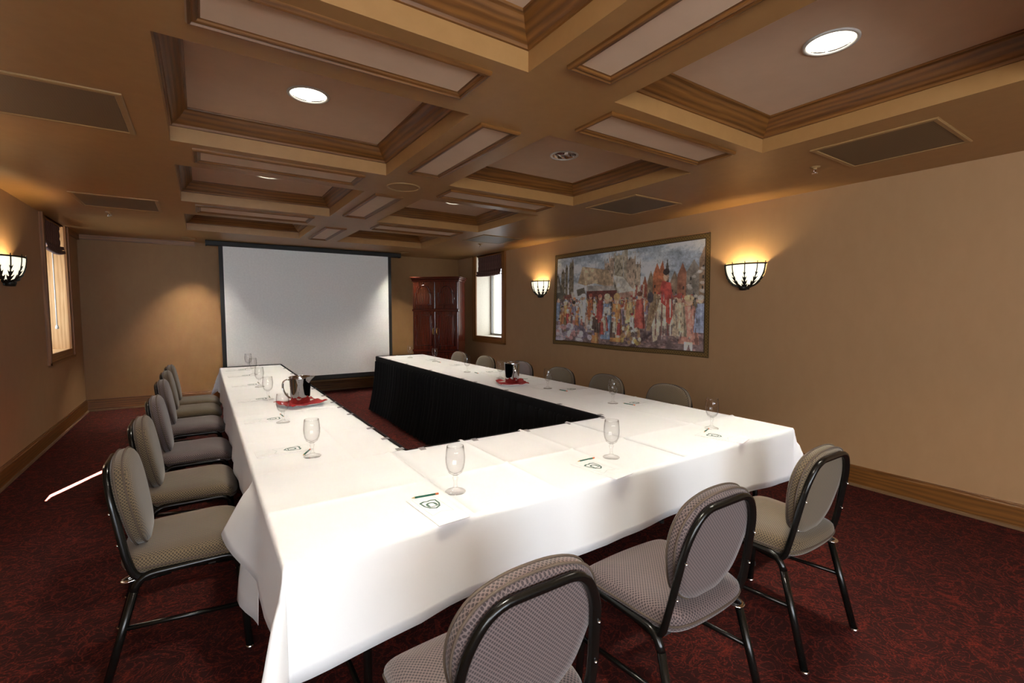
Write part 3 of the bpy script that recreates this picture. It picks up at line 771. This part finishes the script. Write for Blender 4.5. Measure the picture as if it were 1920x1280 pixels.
def make_chair(fab, label, loc, rz, group):
    t = thing('stacking_chair', label, 'chair', loc, rz, group)
    so = [(p.x, p.y) for p in spline([(-.150, -.165), (0, -.178), (.150, -.165), (.198, -.11), (.212, .04), (.216, .17), (.185, .232), (0, .252), (-.185, .232), (-.216, .17), (-.212, .04), (-.198, -.11)], 5)]
    seat = pad_mesh(so, .062, .014, lambda a, b, h: (a, b, SEAT_Z-.034+.031+h-.004-(.03*max(0, (b-.13)/.12)**2))).boxuv().build('seat', fab, t)
    MB().tube([(a*1.002, b*1.002, SEAT_Z-.012-(.03*max(0, (b-.13)/.12)**2)) for a, b in so], .004, 6, closed=True).build('piping', 'piping', seat)
    m = MB().box(-.19, .19, -.13, .19, SEAT_Z-.05, SEAT_Z-.036); m.box(-.21, .21, .10, .125, SEAT_Z-.056, SEAT_Z-.044); m.box(-.21, .21, -.10, -.075, SEAT_Z-.056, SEAT_Z-.044)
    m.build('seat_board', 'dark', t)
    bo = [(p.x, p.y) for p in spline([(-.075, .055), (0, .046), (.075, .055), (.142, .105), (.178, .19), (.194, .265), (.184, .332), (.146, .384), (.080, .410), (0, .417), (-.080, .410), (-.146, .384), (-.184, .332), (-.194, .265), (-.178, .19), (-.142, .105)], 4)]
    bk = pad_mesh(bo, .054, .012, lambda a, b, h: backp(a, b, h+.025))
    bk = bk.boxuv().build('backrest', fab, t)
    for h in (.010, .038): MB().tube([backp(a*1.004, .24+(b-.24)*1.004, h) for a, b in bo], .0035, 6, closed=True).build('piping', 'piping', bk)
    # U-shaped back tube behind the pad, curling under the seat
    pts = []
    for s in (-1, 1):
        side = [(s*.196, -.02, .408), (s*.200, -.125, .400), backp(s*.204, .06, -.012), backp(s*.176, .30, -.012), backp(s*.120, .390, -.012)]
        pts.append(side)
    path = pts[0]+[tuple(p) for p in pts[1][::-1]]
    MB().tube(fillet(path, [.05, .05, .2, .09, .09, .2, .05, .05], 6), (.0145, .0115), 10, flat=None).build('back_frame', 'black', t)
    for s in (-1, 1):
        for l in (.12, .24):
            p = Vector(backp(s*(.199-.024*(l-.06)/.27), l, -.026)); MB().lathe([(.0045, 0), (.004, .003), (.001, .004)], 8, tuple(p)).build('screw', 'chrome', t)
    for s in (-1, 1):
        A = (s*.216, .232, .008); Bt = (s*.207, .205, .418); Ct = (s*.207, -.118, .418); D = (s*.222, -.232, .008)
        full = fillet([A, Bt, Ct, D], .055, 6); k = len(full)//2
        MB().tube(full[:2], .0140, 10).build('leg', 'black', t)
        MB().tube(full[-2:], .0140, 10).build('leg', 'black', t)
        MB().tube(full[1:-1], .0140, 10).build('seat_rail', 'black', t)
        def on(P, Q, z): P, Q = Vector(P), Vector(Q); return P.lerp(Q, (z-P.z)/(Q.z-P.z))
        MB().tube([on(A, Bt, .20), on(D, Ct, .235)], .0095, 8).build('stretcher', 'black', t)
        for p in (A, D): MB().lathe([(.001, 0), (.015, 0), (.018, .004), (.0165, .016), (.0145, .018)], 12, (p[0], p[1], 0)).build('glide', 'chrome', t)
    MB().tube(fillet([(.150, -.10, .405), (.150, -.165, .395), (.185, -.165, .395), (.185, -.10, .405)], .02, 5), (.004, .011), 8, flat=(0, 0, 1)).build('ganging_bracket', 'chrome', t)
    return t
GF, GL, GR = 'chairs facing the near table', 'chairs along the left arm', 'chairs along the right arm'
cm = make_chair('mauve', 'mauve chair at the near table, cut by the bottom edge', (.982, .975, 0), 0, GF)
ck = make_chair('khaki', 'khaki chair at the right corner of the near table', (2.52, 1.045, 0), 0, GF)
dup(cm, (1.742, 1.02, 0), 0, 'mauve chair in the middle of the three at the near table')
lefty = [(ck, 2.375, 'nearest khaki chair in the left row, beside the hanging cloth corner'), (ck, 3.085, 'second chair of the left row, khaki, by the sunlit strip'), (cm, 3.80, 'third chair of the left row, mauve'),
         (cm, 4.66, 'fourth chair of the left row, mauve, bright spot at its back'), (ck, 5.33, 'fifth chair of the left row, khaki, last but one'), (ck, 5.86, 'farthest chair of the left row, khaki, by the screen')]
for i, (src, y, lb) in enumerate(lefty): dup(src, (.285+(.0, .0, .012, .0, -.006, .0)[i], y, 0), -PI/2, lb, GL)
righty = [(2.29, 'nearest chair tucked under the right table arm'), (2.95, 'second chair behind the right table arm, under the tapestry'), (3.56, 'third chair behind the right table arm, counted from the camera'),
          (4.24, 'fourth chair behind the right table arm, seen behind the pitcher'), (4.97, 'fifth chair behind the right table arm, in front of the window'), (5.68, 'farthest chair behind the right table arm, in front of the armoire')]
for i, (y, lb) in enumerate(righty): dup(ck if i != 3 else cm, (3.165+(.02, .02, 0, 0, -.03, -.03)[i], y, 0), PI/2, lb, GR)

# ------------------------------------------------------------------ glasses
def goblet(loc, label):
    t = thing('water_goblet', label, 'glass', loc, 0, 'stemmed water glasses')
    MB().lathe([(.001, .062), (.012, .063), (.024, .072), (.031, .088), (.0345, .108), (.035, .125), (.033, .148), (.030, .168), (.0285, .168), (.0315, .148), (.0333, .125), (.0328, .108), (.029, .089), (.022, .076), (.010, .069), (.001, .068)], 28).build('bowl', 'glass', t)
    MB().lathe([(.010, .064), (.0065, .058), (.0105, .052), (.0085, .046), (.006, .036), (.0065, .022), (.012, .012)], 16).build('stem', 'glass', t)
    MB().lathe([(.012, .012), (.022, .007), (.035, .0035), (.037, .0015), (.036, 0), (.001, 0)], 28).build('foot', 'glass', t)
    return t
g0 = goblet((1.135, 1.481, T+.007), 'largest water goblet, beside the notepad on the near table')
gl = [((1.890, 1.457), 'water goblet near the green pencil at the middle of the near table'), ((2.730, 1.521), 'water goblet at the right corner of the near table'),
      ((.788, 2.205), 'nearest goblet on the left table arm, at its inner corner'), ((.771, 2.974), 'second goblet on the left arm, in front of the red napkin'),
      ((.781, 3.80), 'third goblet on the left arm, just behind the pitcher handle'), ((.788, 4.47), 'fourth goblet on the left arm, counted from the camera'),
      ((.812, 5.35), 'fifth goblet on the left arm, last but one before the screen'), ((.811, 5.915), 'farthest goblet on the left arm, against the screen'),
      ((2.792, 2.329), 'nearest goblet on the right arm, in front of a chair back'), ((2.793, 3.076), 'second goblet on the right arm, nearer than the steel pitcher'),
      ((2.768, 3.784), 'goblet half hidden behind the right steel pitcher'), ((2.721, 4.367), 'fourth goblet on the right arm, below the window'),
      ((2.860, 5.50), 'fifth goblet on the right arm, in front of the armoire'), ((2.768, 6.115), 'farthest goblet on the right arm, beside the screen')]
for (x, y), lb in gl: dup(g0, (x, y, T+(.005 if y > 2.07 else .007)), 0, lb)

# ------------------------------------------------------------------ pitchers, plates, napkins
def pitcher_set(loc, rz, prz, l1, l2, l3):
    z = loc[2]
    p = MB().lathe([(.001, 0), (.075, 0), (.10, .004), (.150, .016), (.152, .019), (.148, .019), (.10, .008), (.001, .006)], 40).build('oval_plate', 'china')
    p.location = loc; p.scale = (1, .78, 1); p.rotation_euler = (0, 0, rz); tag(p, l2, 'plate', 'white plates under the pitchers')
    n = 16; rr = random.Random(int(loc[0]*100)); P = []
    for i in range(n+1):
        row = []
        for j in range(n+1):
            a, b = -1+2*i/n, -1+2*j/n; r = math.hypot(a*.125, b*.125); zz = .010+.012*smooth(.09, .16, r)+.004*math.sin(a*7+1)*smooth(.06, .14, r)+.005*math.sin(b*8+2)*smooth(.06, .14, r)
            if a*b > 0 and abs(a)+abs(b) > 1.6: zz -= .012*(abs(a)+abs(b)-1.6)
            row.append((a*.125, b*.125, zz))
        P.append(row)
    nk = MB().grid(P).build('red_napkin', 'napkin'); nk.location = (loc[0], loc[1], z+.004); nk.rotation_euler = (0, 0, rz+.7); tag(nk, l3, 'napkin', 'red napkins under the pitchers')
    sd = nk.modifiers.new('t', 'SOLIDIFY'); sd.thickness = .003
    t = thing('steel_pitcher', l1, 'pitcher', (loc[0], loc[1], z+.0165), prz, 'stainless water pitchers')
    MB().lathe([(.001, 0), (.055, 0), (.060, .004), (.0625, .06), (.066, .13), (.068, .17), (.070, .178), (.066, .178), (.063, .13), (.058, .012), (.001, .008)], 40).build('body', 'steel', t)
    m = MB(); P = []
    for i in range(9):                # spout, local +x
        th = math.radians(-32+8*i); k = math.cos((i-4)/4*PI/2)
        P.append([((.0665)*math.cos(th), .0665*math.sin(th), .135+.02*(1-k)), (.068*math.cos(th)+.014*k, .068*math.sin(th)*(1-.3*k), .160), (.070*math.cos(th)+.040*k, .070*math.sin(th)*(1-.6*k), .181+.004*k)])
    so = m.grid(P).build('spout', 'steel', t)
    MB().tube(spline([(-.062, 0, .150), (-.088, 0, .158), (-.116, 0, .142), (-.122, 0, .105), (-.108, 0, .065), (-.086, 0, .040), (-.062, 0, .030)], 5, False), (.011, .0045), 8, flat=(0, 1, 0)).build('handle', 'steel', t)
    MB().tube([(.070*math.cos(2*PI*k/32), .070*math.sin(2*PI*k/32), .178) for k in range(32)], .0025, 6, closed=True).build('rim', 'steel', t)
pitcher_set((.945, 3.46, T+.005), -.35, math.radians(-35), 'steel water pitcher with its handle in view on the left arm', 'white oval plate under the left steel pitcher', 'red napkin under the left steel pitcher')
pitcher_set((2.655, 3.41, T+.006), .5, math.radians(70), 'steel water pitcher with hidden handle on the right arm', 'white oval plate under the right steel pitcher', 'red napkin with pointed corners under the right steel pitcher')

# ------------------------------------------------------------------ notepads and pencils
def crest(rotc=0):
    m = MB(); out = [(-.022, .022), (-.010, .027), (0, .024), (.010, .027), (.022, .022), (.021, -.002), (.014, -.018), (0, -.027), (-.014, -.018), (-.021, -.002)]
    b = 0; n = len(out)
    for k in (1, .80): m.v += [(x*k, y*k, 0) for x, y in out]
    for i in range(n): j = (i+1) % n; m.face([i, j, n+j, n+i])
    b = len(m.v)                                         # arch inside the shield
    A = []
    for k in range(11): th = PI*k/10; A.append((math.cos(th), math.sin(th)))
    m.v += [(x*.013, .002+y*.011, 0) for x, y in A]+[(x*.007, .002+y*.006, 0) for x, y in A]
    for i in range(10): m.face([b+i, b+i+1, b+11+i+1, b+11+i])
    for x0, x1, y0, y1 in ((-.013, -.007, -.010, .002), (.007, .013, -.010, .002), (-.012, .012, -.014, -.011)):
        b = len(m.v); m.v += [(x0, y0, 0), (x1, y0, 0), (x1, y1, 0), (x0, y1, 0)]; m.face([b, b+1, b+2, b+3])
    return m
def notepad(loc, rz, label):
    t = thing('notepad', label, 'notepad', loc, rz, 'white notepads')
    MB().bbox(-.055, .055, -.118, .118, 0, .0035, .0006).build('paper', 'paper', t)
    c = crest().build('printed_crest', 'ink', t); c.location = (0, .035, .0038); c.scale = (1.4, 1.4, 1)
    m = MB(); pts = [(-.038, .105), (-.038, -.045), (0, -.030), (.038, -.045), (.038, .105)]
    for i in range(4):
        p, q = Vector(pts[i]), Vector(pts[i+1]); n = (q-p).normalized(); n = Vector((-n.y, n.x))*.0006; b = len(m.v)
        m.v += [(*(p-n), .0038), (*(q-n), .0038), (*(q+n), .0038), (*(p+n), .0038)]; m.face([b, b+1, b+2, b+3])
    m.build('printed_border', 'ink_thin', t); return t
def pencil(loc, rz, label, L=.095):
    t = thing('pencil', label, 'pencil', loc, rz, 'short pencils')
    MB().tube([(-L*.38, 0, .0035), (L*.38, 0, .0035)], .0035, 6).build('shaft', 'pencil_green', t)
    MB().tube([(-L*.38, 0, .0035), (-L*.5, 0, .0035)], [.0034, .0006], 6).build('sharpened_tip', 'pencil_tip', t)
    MB().tube([(L*.38, 0, .0035), (L*.5, 0, .0035)], .0036, 8).build('ferrule', 'pencil_end', t)
    return t
def pencil_tip_fix(): pass
zt = T+.0055
pads = [((1.018, 1.385), math.radians(4), 'notepad with a green crest nearest the camera'), ((1.745, 1.372), math.radians(8), 'notepad on the near table before the middle goblet'), ((2.610, 1.385), math.radians(14), 'notepad at the right corner of the near table')]
np0 = notepad((*pads[0][0], zt), pads[0][1], pads[0][2])
for (x, y), r, lb in pads[1:]: dup(np0, (x, y, zt), r, lb)
ordn = ('nearest', 'second', 'third', 'fourth', 'fifth', 'sixth')
for i, (x, y) in enumerate(((.695, 2.37), (.70, 3.10), (.705, 3.85), (.71, 4.65), (.71, 5.33), (.71, 5.87))):
    dup(np0, (x, y, T+(.003 if y < 4.13 else .002)), -PI/2+.03*(-1)**i, f'{ordn[i]} notepad on the left table arm, counted from the camera')
for i, (x, y) in enumerate(((2.965, 2.25), (2.97, 2.93), (2.97, 3.62), (2.96, 4.24), (2.97, 5.02), (2.96, 5.72))):
    dup(np0, (x, y, T+(.003 if y < 4.29 else .002)), PI/2+.03*(-1)**i, f'{ordn[i]} notepad on the right table arm, counted from the camera')
pc0 = pencil((1.024, 1.494, zt+.003), math.radians(-7), 'green pencil across the top of the nearest notepad', .096)
dup(pc0, (1.768, 1.487, zt+.001), math.radians(-1), 'dark green pencil by the middle notepad on the near table')
dup(pc0, (2.655, 1.503, zt+.001), math.radians(20), 'pencil beside the goblet at the right corner of the near table')
for i, (x, y) in enumerate(((.775, 2.27), (.79, 3.16), (.80, 3.90), (.80, 4.70))):
    dup(pc0, (x, y, T+.0045), math.radians((62, 95, 88, 92)[i]), f'{ordn[i]} pencil on the left table arm, counted from the camera')
for i, (x, y) in enumerate(((2.851, 2.235), (2.83, 2.92), (2.76, 4.24), (2.86, 5.38))):
    dup(pc0, (x, y, T+.0045), math.radians((-80, -85, -95, -90)[i]), f'{ordn[i]} pencil on the right table arm, counted from the camera')

# ------------------------------------------------------------------ tapestry
def paint_tapestry(W, Hh):
    img = np.zeros((Hh, W, 3)); YY, XX = np.mgrid[0:Hh, 0:W]; u = (XX+.5)/W; v = (YY+.5)/Hh      # v down
    R = np.random.default_rng(5)
    def fbm(sx, sy, oct=4):
        o = np.zeros((Hh, W)); a = 1; tot = 0
        for k in range(oct):
            nx, ny = int(sx*2**k)+2, int(sy*2**k)+2; g = R.random((ny+1, nx+1)); fx, fy = u*nx, v*ny; ix, iy = np.minimum(fx.astype(int), nx-1), np.minimum(fy.astype(int), ny-1); tx, ty = fx-ix, fy-iy
            tx, ty = tx*tx*(3-2*tx), ty*ty*(3-2*ty)
            o += a*((g[iy, ix]*(1-tx)+g[iy, ix+1]*tx)*(1-ty)+(g[iy+1, ix]*(1-tx)+g[iy+1, ix+1]*tx)*ty); tot += a; a *= .55
        return o/tot
    def C(c): return np.array(c, float)
    def put(mask, c, amt=1.0, tex=.12):
        k = (1+tex*(fb2[mask]-.5)*4)[:, None]; img[mask] = img[mask]*(1-amt)+np.clip(C(c)*k, 0, 255)*amt
    def poly(pts, c, **k):
        m = np.zeros((Hh, W), bool); n = len(pts); px = [p[0] for p in pts]; py = [p[1] for p in pts]; j = n-1
        for i in range(n):
            cond = ((py[i] > v) != (py[j] > v)); xx = (px[j]-px[i])*(v-py[i])/((py[j]-py[i]) or 1e-9)+px[i]; m ^= cond & (u < xx); j = i
        put(m, c, **k)
    def ell(a, b, ra, rb, c, **k): put(((u-a)/ra)**2+((v-b)/rb)**2 < 1, c, **k)
    fb2 = fbm(40, 22, 3); sky = fbm(5, 9, 5)
    s = np.clip((sky-.35)*3, 0, 1)[..., None]; img[:] = C((128, 138, 148))*(1-s)+C((198, 198, 192))*s
    # skyline: hazy towers at the left
    for a, w_, h in ((.075, .03, .16), (.105, .02, .11), (.14, .025, .09), (.155, .018, .06)): poly([(a-w_/2, .5), (a-w_/2, h+.05), (a, h), (a+w_/2, h+.05), (a+w_/2, .5)], (106, 94, 72))
    for k in range(26): a = .07+.09*R.random(); b = .15+.25*R.random(); ell(a, b, .003, .012, (62, 54, 42))
    poly([(0, .42), (.03, .20), (.06, .35), (.10, .45), (0, .55)], (78, 72, 60)); poly([(.01, .42), (.03, .24), (.055, .42)], (120, 112, 98))
    # cathedral
    for a, w_, h in ((.42, .03, .10), (.45, .03, .06), (.50, .05, .04), (.545, .02, .00), (.58, .045, .09), (.62, .03, .14)):
        poly([(a-w_*.6, .55), (a-w_*.6, h+.03), (a-w_*.52, h), (a-w_*.42, h+.05), (a-w_*.1, h+.05), (a, h-.03 if w_ < .03 else h+.02), (a+w_*.1, h+.05), (a+w_*.42, h+.05), (a+w_*.52, h), (a+w_*.6, h+.03), (a+w_*.6, .55)], (146+int(20*R.random()), 132, 106))
    for k in range(60): a = .41+.23*R.random(); b = .10+.38*R.random(); ell(a, b, .0028, .016, (74, 64, 50), amt=.8)
    for k in range(30): a = .41+.23*R.random(); b = .08+.38*R.random(); ell(a, b, .004, .010, (160, 146, 120), amt=.7)
    # houses right
    for a, w_, h, c in ((.665, .035, .30, (150, 78, 46)), (.70, .04, .26, (126, 100, 72)), (.735, .045, .20, (168, 84, 46)), (.79, .02, .17, (86, 72, 58)), (.83, .05, .28, (120, 96, 74)), (.87, .05, .22, (142, 82, 56)), (.925, .07, .20, (116, 104, 90)), (.975, .05, .10, (132, 100, 72))):
        poly([(a-w_/2, .62), (a-w_/2, h+.10), (a, h), (a+w_/2, h+.10), (a+w_/2, .62)], c)
        for q in range(4): ell(a+w_*.5*(R.random()-.5), h+.15+.2*R.random(), .004, .016, (54, 46, 42))
    poly([(.74, .30), (.765, .18), (.785, .35), (.785, .45), (.74, .45)], (176, 88, 48))
    for k in range(14): ell(.90+.09*R.random(), .26+.25*R.random(), .012, .012, (168, 158, 146), amt=.7)
    # big tent
    poly([(.20, .33), (.235, .16), (.43, .22), (.47, .36), (.40, .37), (.33, .34), (.26, .36)], (158, 128, 92)); poly([(.235, .16), (.33, .20), (.36, .34), (.26, .35)], (176, 146, 108))
    poly([(.27, .36), (.47, .38), (.48, .42), (.27, .42)], (150, 140, 128)); poly([(.27, .42), (.49, .42), (.49, .60), (.27, .60)], (96, 44, 38))
    poly([(.46, .27), (.53, .30), (.60, .43), (.50, .45)], (186, 176, 158)); poly([(.49, .45), (.61, .44), (.61, .49), (.50, .50)], (168, 120, 98))
    for k in range(6): poly([(.60+.014*k, .38), (.607+.014*k, .38), (.60+.014*k, .52), (.592+.014*k, .52)], (140, 52, 44) if k % 2 else (178, 160, 138))
    poly([(.08, .46), (.15, .44), (.18, .55), (.10, .55)], (122, 70, 54)); poly([(.14, .42), (.165, .42), (.185, .53), (.165, .55)], (180, 168, 148))
    poly([(.19, .40), (.25, .38), (.26, .44), (.20, .47)], (92, 82, 68))
    # market ground
    g = v > .60; put(g, (116, 94, 86)); 
    put(v > .80, (108, 84, 82))
    for k in range(220):
        a = .4+.6*R.random(); b = .80+.19*R.random(); ell(a, b, .008, .007, (134+20*R.random(), 106, 98) if R.random() < .5 else (86, 62, 62), amt=.8)
    poly([(.55, .97), (.72, .80), (.74, .80), (.58, .985)], (76, 56, 56))
    put((v > .5) & (v < .64) & (u < .2), (92, 74, 66))
    pal = [(170, 66, 52), (188, 108, 54), (202, 184, 150), (104, 118, 146), (150, 88, 74), (196, 150, 84), (88, 66, 56), (178, 140, 120), (122, 100, 116), (160, 52, 46), (204, 196, 182), (110, 92, 60)]
    def fig(a, b, h, c, hat=None, w_=.26, skin=(196, 150, 116)):
        w = h*w_*Hh/W*1.0
        poly([(a-w*.45, b-h*.80), (a+w*.45, b-h*.80), (a+w*.62, b-h*.45), (a+w*.8, b), (a-w*.8, b), (a-w*.62, b-h*.45)], c)
        poly([(a-w*.1, b-h*.78), (a+w*.12, b-h*.78), (a+w*.3, b), (a-w*.05, b)], tuple(min(255, x*1.22) for x in c), amt=.7)
        poly([(a+w*.35, b-h*.7), (a+w*.5, b-h*.7), (a+w*.75, b), (a+w*.5, b)], tuple(x*.6 for x in c), amt=.8)
        ell(a, b-h*.89, w*.30, h*.095, skin)
        if hat: ell(a, b-h*.955, w*.38, h*.07, hat)
    for k in range(170):      # small figures behind
        a = .03+.94*R.random(); b = .60+.08*R.random(); fig(a, b, .09+.05*R.random(), pal[R.integers(len(pal))], pal[R.integers(len(pal))])
    for k in range(90):
        a = .03+.62*R.random(); b = .68+.08*R.random(); fig(a, b, .13+.08*R.random(), pal[R.integers(len(pal))], pal[R.integers(len(pal))])
    fig(.245, .74, .29, (196, 186, 166), (210, 204, 190), .34); fig(.30, .72, .27, (176, 92, 48), (150, 60, 40))
    fig(.375, .74, .28, (164, 60, 52), (178, 92, 70)); fig(.425, .90, .44, (98, 120, 150), (190, 170, 128), .23); poly([(.405, .58), (.445, .58), (.45, .66), (.40, .66)], (176, 164, 148))
    fig(.49, .92, .46, (190, 116, 54), (196, 150, 84), .23); fig(.34, .96, .28, (190, 118, 60), (120, 70, 44)); fig(.575, .74, .26, (196, 160, 100)); fig(.635, .78, .33, (178, 70, 56), (110, 60, 44))
    fig(.10, .76, .24, (190, 132, 70)); fig(.17, .80, .28, (128, 118, 138), (60, 50, 46)); fig(.04, .74, .26, (112, 128, 156))
    # horse and rider
    poly([(.685, .72), (.70, .58), (.745, .52), (.80, .54), (.86, .60), (.865, .74), (.84, .86), (.83, .74), (.75, .76), (.745, .88), (.72, .90), (.715, .76)], (196, 172, 138))
    for k in range(9): poly([(.715+.016*k, .56), (.722+.016*k, .56), (.722+.016*k, .84), (.715+.016*k, .84)], (122, 60, 52) if k % 2 else (200, 184, 156), amt=.85)
    poly([(.69, .60), (.72, .46), (.755, .50), (.74, .62), (.70, .80), (.68, .80)], (142, 112, 78)); ell(.70, .50, .018, .05, (70, 62, 66))
    poly([(.765, .36), (.81, .38), (.825, .52), (.80, .60), (.76, .55), (.755, .42)], (176, 54, 44)); ell(.785, .325, .014, .04, (190, 142, 108)); ell(.785, .285, .017, .028, (60, 44, 40))
    poly([(.785, .53), (.82, .53), (.825, .66), (.81, .74), (.79, .72)], (184, 62, 46)); poly([(.805, .52), (.815, .52), (.815, .68), (.808, .68)], (206, 190, 160))
    fig(.905, .90, .40, (178, 110, 90), (190, 160, 110), .30); poly([(.885, .88), (.925, .88), (.925, .97), (.918, .97), (.908, .90), (.895, .97), (.885, .97)], (206, 190, 168)); fig(.96, .80, .30, (120, 130, 156), (170, 160, 150)); fig(.86, .84, .36, (176, 150, 116), (150, 60, 46))
    for k in range(40):
        a = .05+.58*R.random(); b = .80+.08*R.random(); fig(a, b, .12+.10*R.random(), pal[R.integers(len(pal))], pal[R.integers(len(pal))], .24)
    for k in range(260):
        a = .03+.94*R.random(); b = .48+.40*R.random(); ell(a, b, .0022, .012+.02*R.random(), [(60, 46, 40), (206, 192, 166), (90, 50, 42), (70, 70, 84)][R.integers(4)], amt=.6)
    # goods in the foreground
    for k in range(60):
        a = .02+.28*R.random(); b = .78+.17*R.random(); ell(a, b, .012+.014*R.random(), .014+.02*R.random(), [(138, 124, 138), (172, 158, 164), (104, 90, 104), (176, 120, 116), (196, 188, 186)][R.integers(5)], amt=.9)
    for k in range(26):
        a = .52+.12*R.random(); b = .78+.14*R.random(); ell(a, b, .010, .02, [(188, 152, 70), (150, 110, 70), (96, 76, 66), (200, 180, 150)][R.integers(4)])
    # weave speckle + border
    img *= (1+.16*(R.random((Hh, W, 1))-.5))
    g = img.mean(2, keepdims=True); img = g+(img-g)*.72; fine = fbm(90, 48, 2)[..., None]; mid_ = fbm(24, 13, 2)[..., None]
    img = img*(.70+.35*fine+.25*mid_)*1.32; img = np.clip(img, 0, 235)*.9+C((150, 128, 104))*.10
    bd = .034; e = np.minimum(np.minimum(u, 1-u)*W/Hh, np.minimum(v, 1-v)); m = e < bd*1.35
    pat = ((np.sin((XX+YY)*1.2)+np.sin((XX-YY)*1.2)) > 0)
    img[m] = np.where(pat[m][:, None], C((124, 96, 46)), C((96, 72, 32))); img[(e < bd*.35)] = C((84, 62, 28)); img[(e > bd*1.15) & m] = C((70, 52, 28))
    return np.clip(img, 0, 255)
TW, TH = 400, 210; img = paint_tapestry(TW, TH)
yA, yB_, zA, zB = 5.418, 2.909, .914, 2.203
vs = []
for i in range(TH):
    for j in range(TW):
        uu, vv = j/(TW-1), i/(TH-1)
        d = .012+.006*math.sin(uu*16+vv*2)*vv+.004*math.sin(uu*37)*vv
        edge_y = (.035*vv*(1-uu)**6-.010*vv*uu**6)           # lower corners curl out a little
        vs.append((-d, yA+(yB_-yA)*uu+edge_y-(yA+yB_)/2, zB+(zA-zB)*vv+.006*math.sin(uu*9)*vv))
m = MB(); m.v = vs
fs = [(i*TW+j, i*TW+j+1, (i+1)*TW+j+1, (i+1)*TW+j) for i in range(TH-1) for j in range(TW-1)]
me = bpy.data.meshes.new('woven_picture'); me.from_pydata(vs, [], fs); me.update()
ca = me.color_attributes.new('weave', 'FLOAT_COLOR', 'POINT')
c = img.reshape(-1, 3)/255; c = np.where(c <= .04045, c/12.92, ((c+.055)/1.055)**2.4); ca.data.foreach_set('color', np.concatenate([c, np.ones((len(c), 1))], 1).astype(np.float32).ravel())
tm, nt, b = new_mat('woven_tapestry'); at = N(nt, 'ShaderNodeAttribute', attribute_name='weave'); nt.links.new(at.outputs['Color'], b.inputs['Base Color']); b.inputs['Roughness'].default_value = .9
bump(nt, b, noise(nt, coords(nt, 'Object', (1, 260, 260)), 1, 2), .25, .003)
me.materials.append(tm); me.polygons.foreach_set('use_smooth', [True]*len(fs))
tp = thing('tapestry', 'woven tapestry of a medieval market with a rider, gold border', 'tapestry', (XR, (yA+yB_)/2, 0))
wo = bpy.data.objects.new('woven_picture', me); COL.objects.link(wo); wo.parent = tp
sd = wo.modifiers.new('thick', 'SOLIDIFY'); sd.thickness = .004; sd.offset = -1
MB().tube([(-.010, (yB_-yA)/2+.01, zB+.004), (-.010, (yA-yB_)/2-.01, zB+.004)], .007, 8).build('hanging_rod', 'oak_dark', tp)
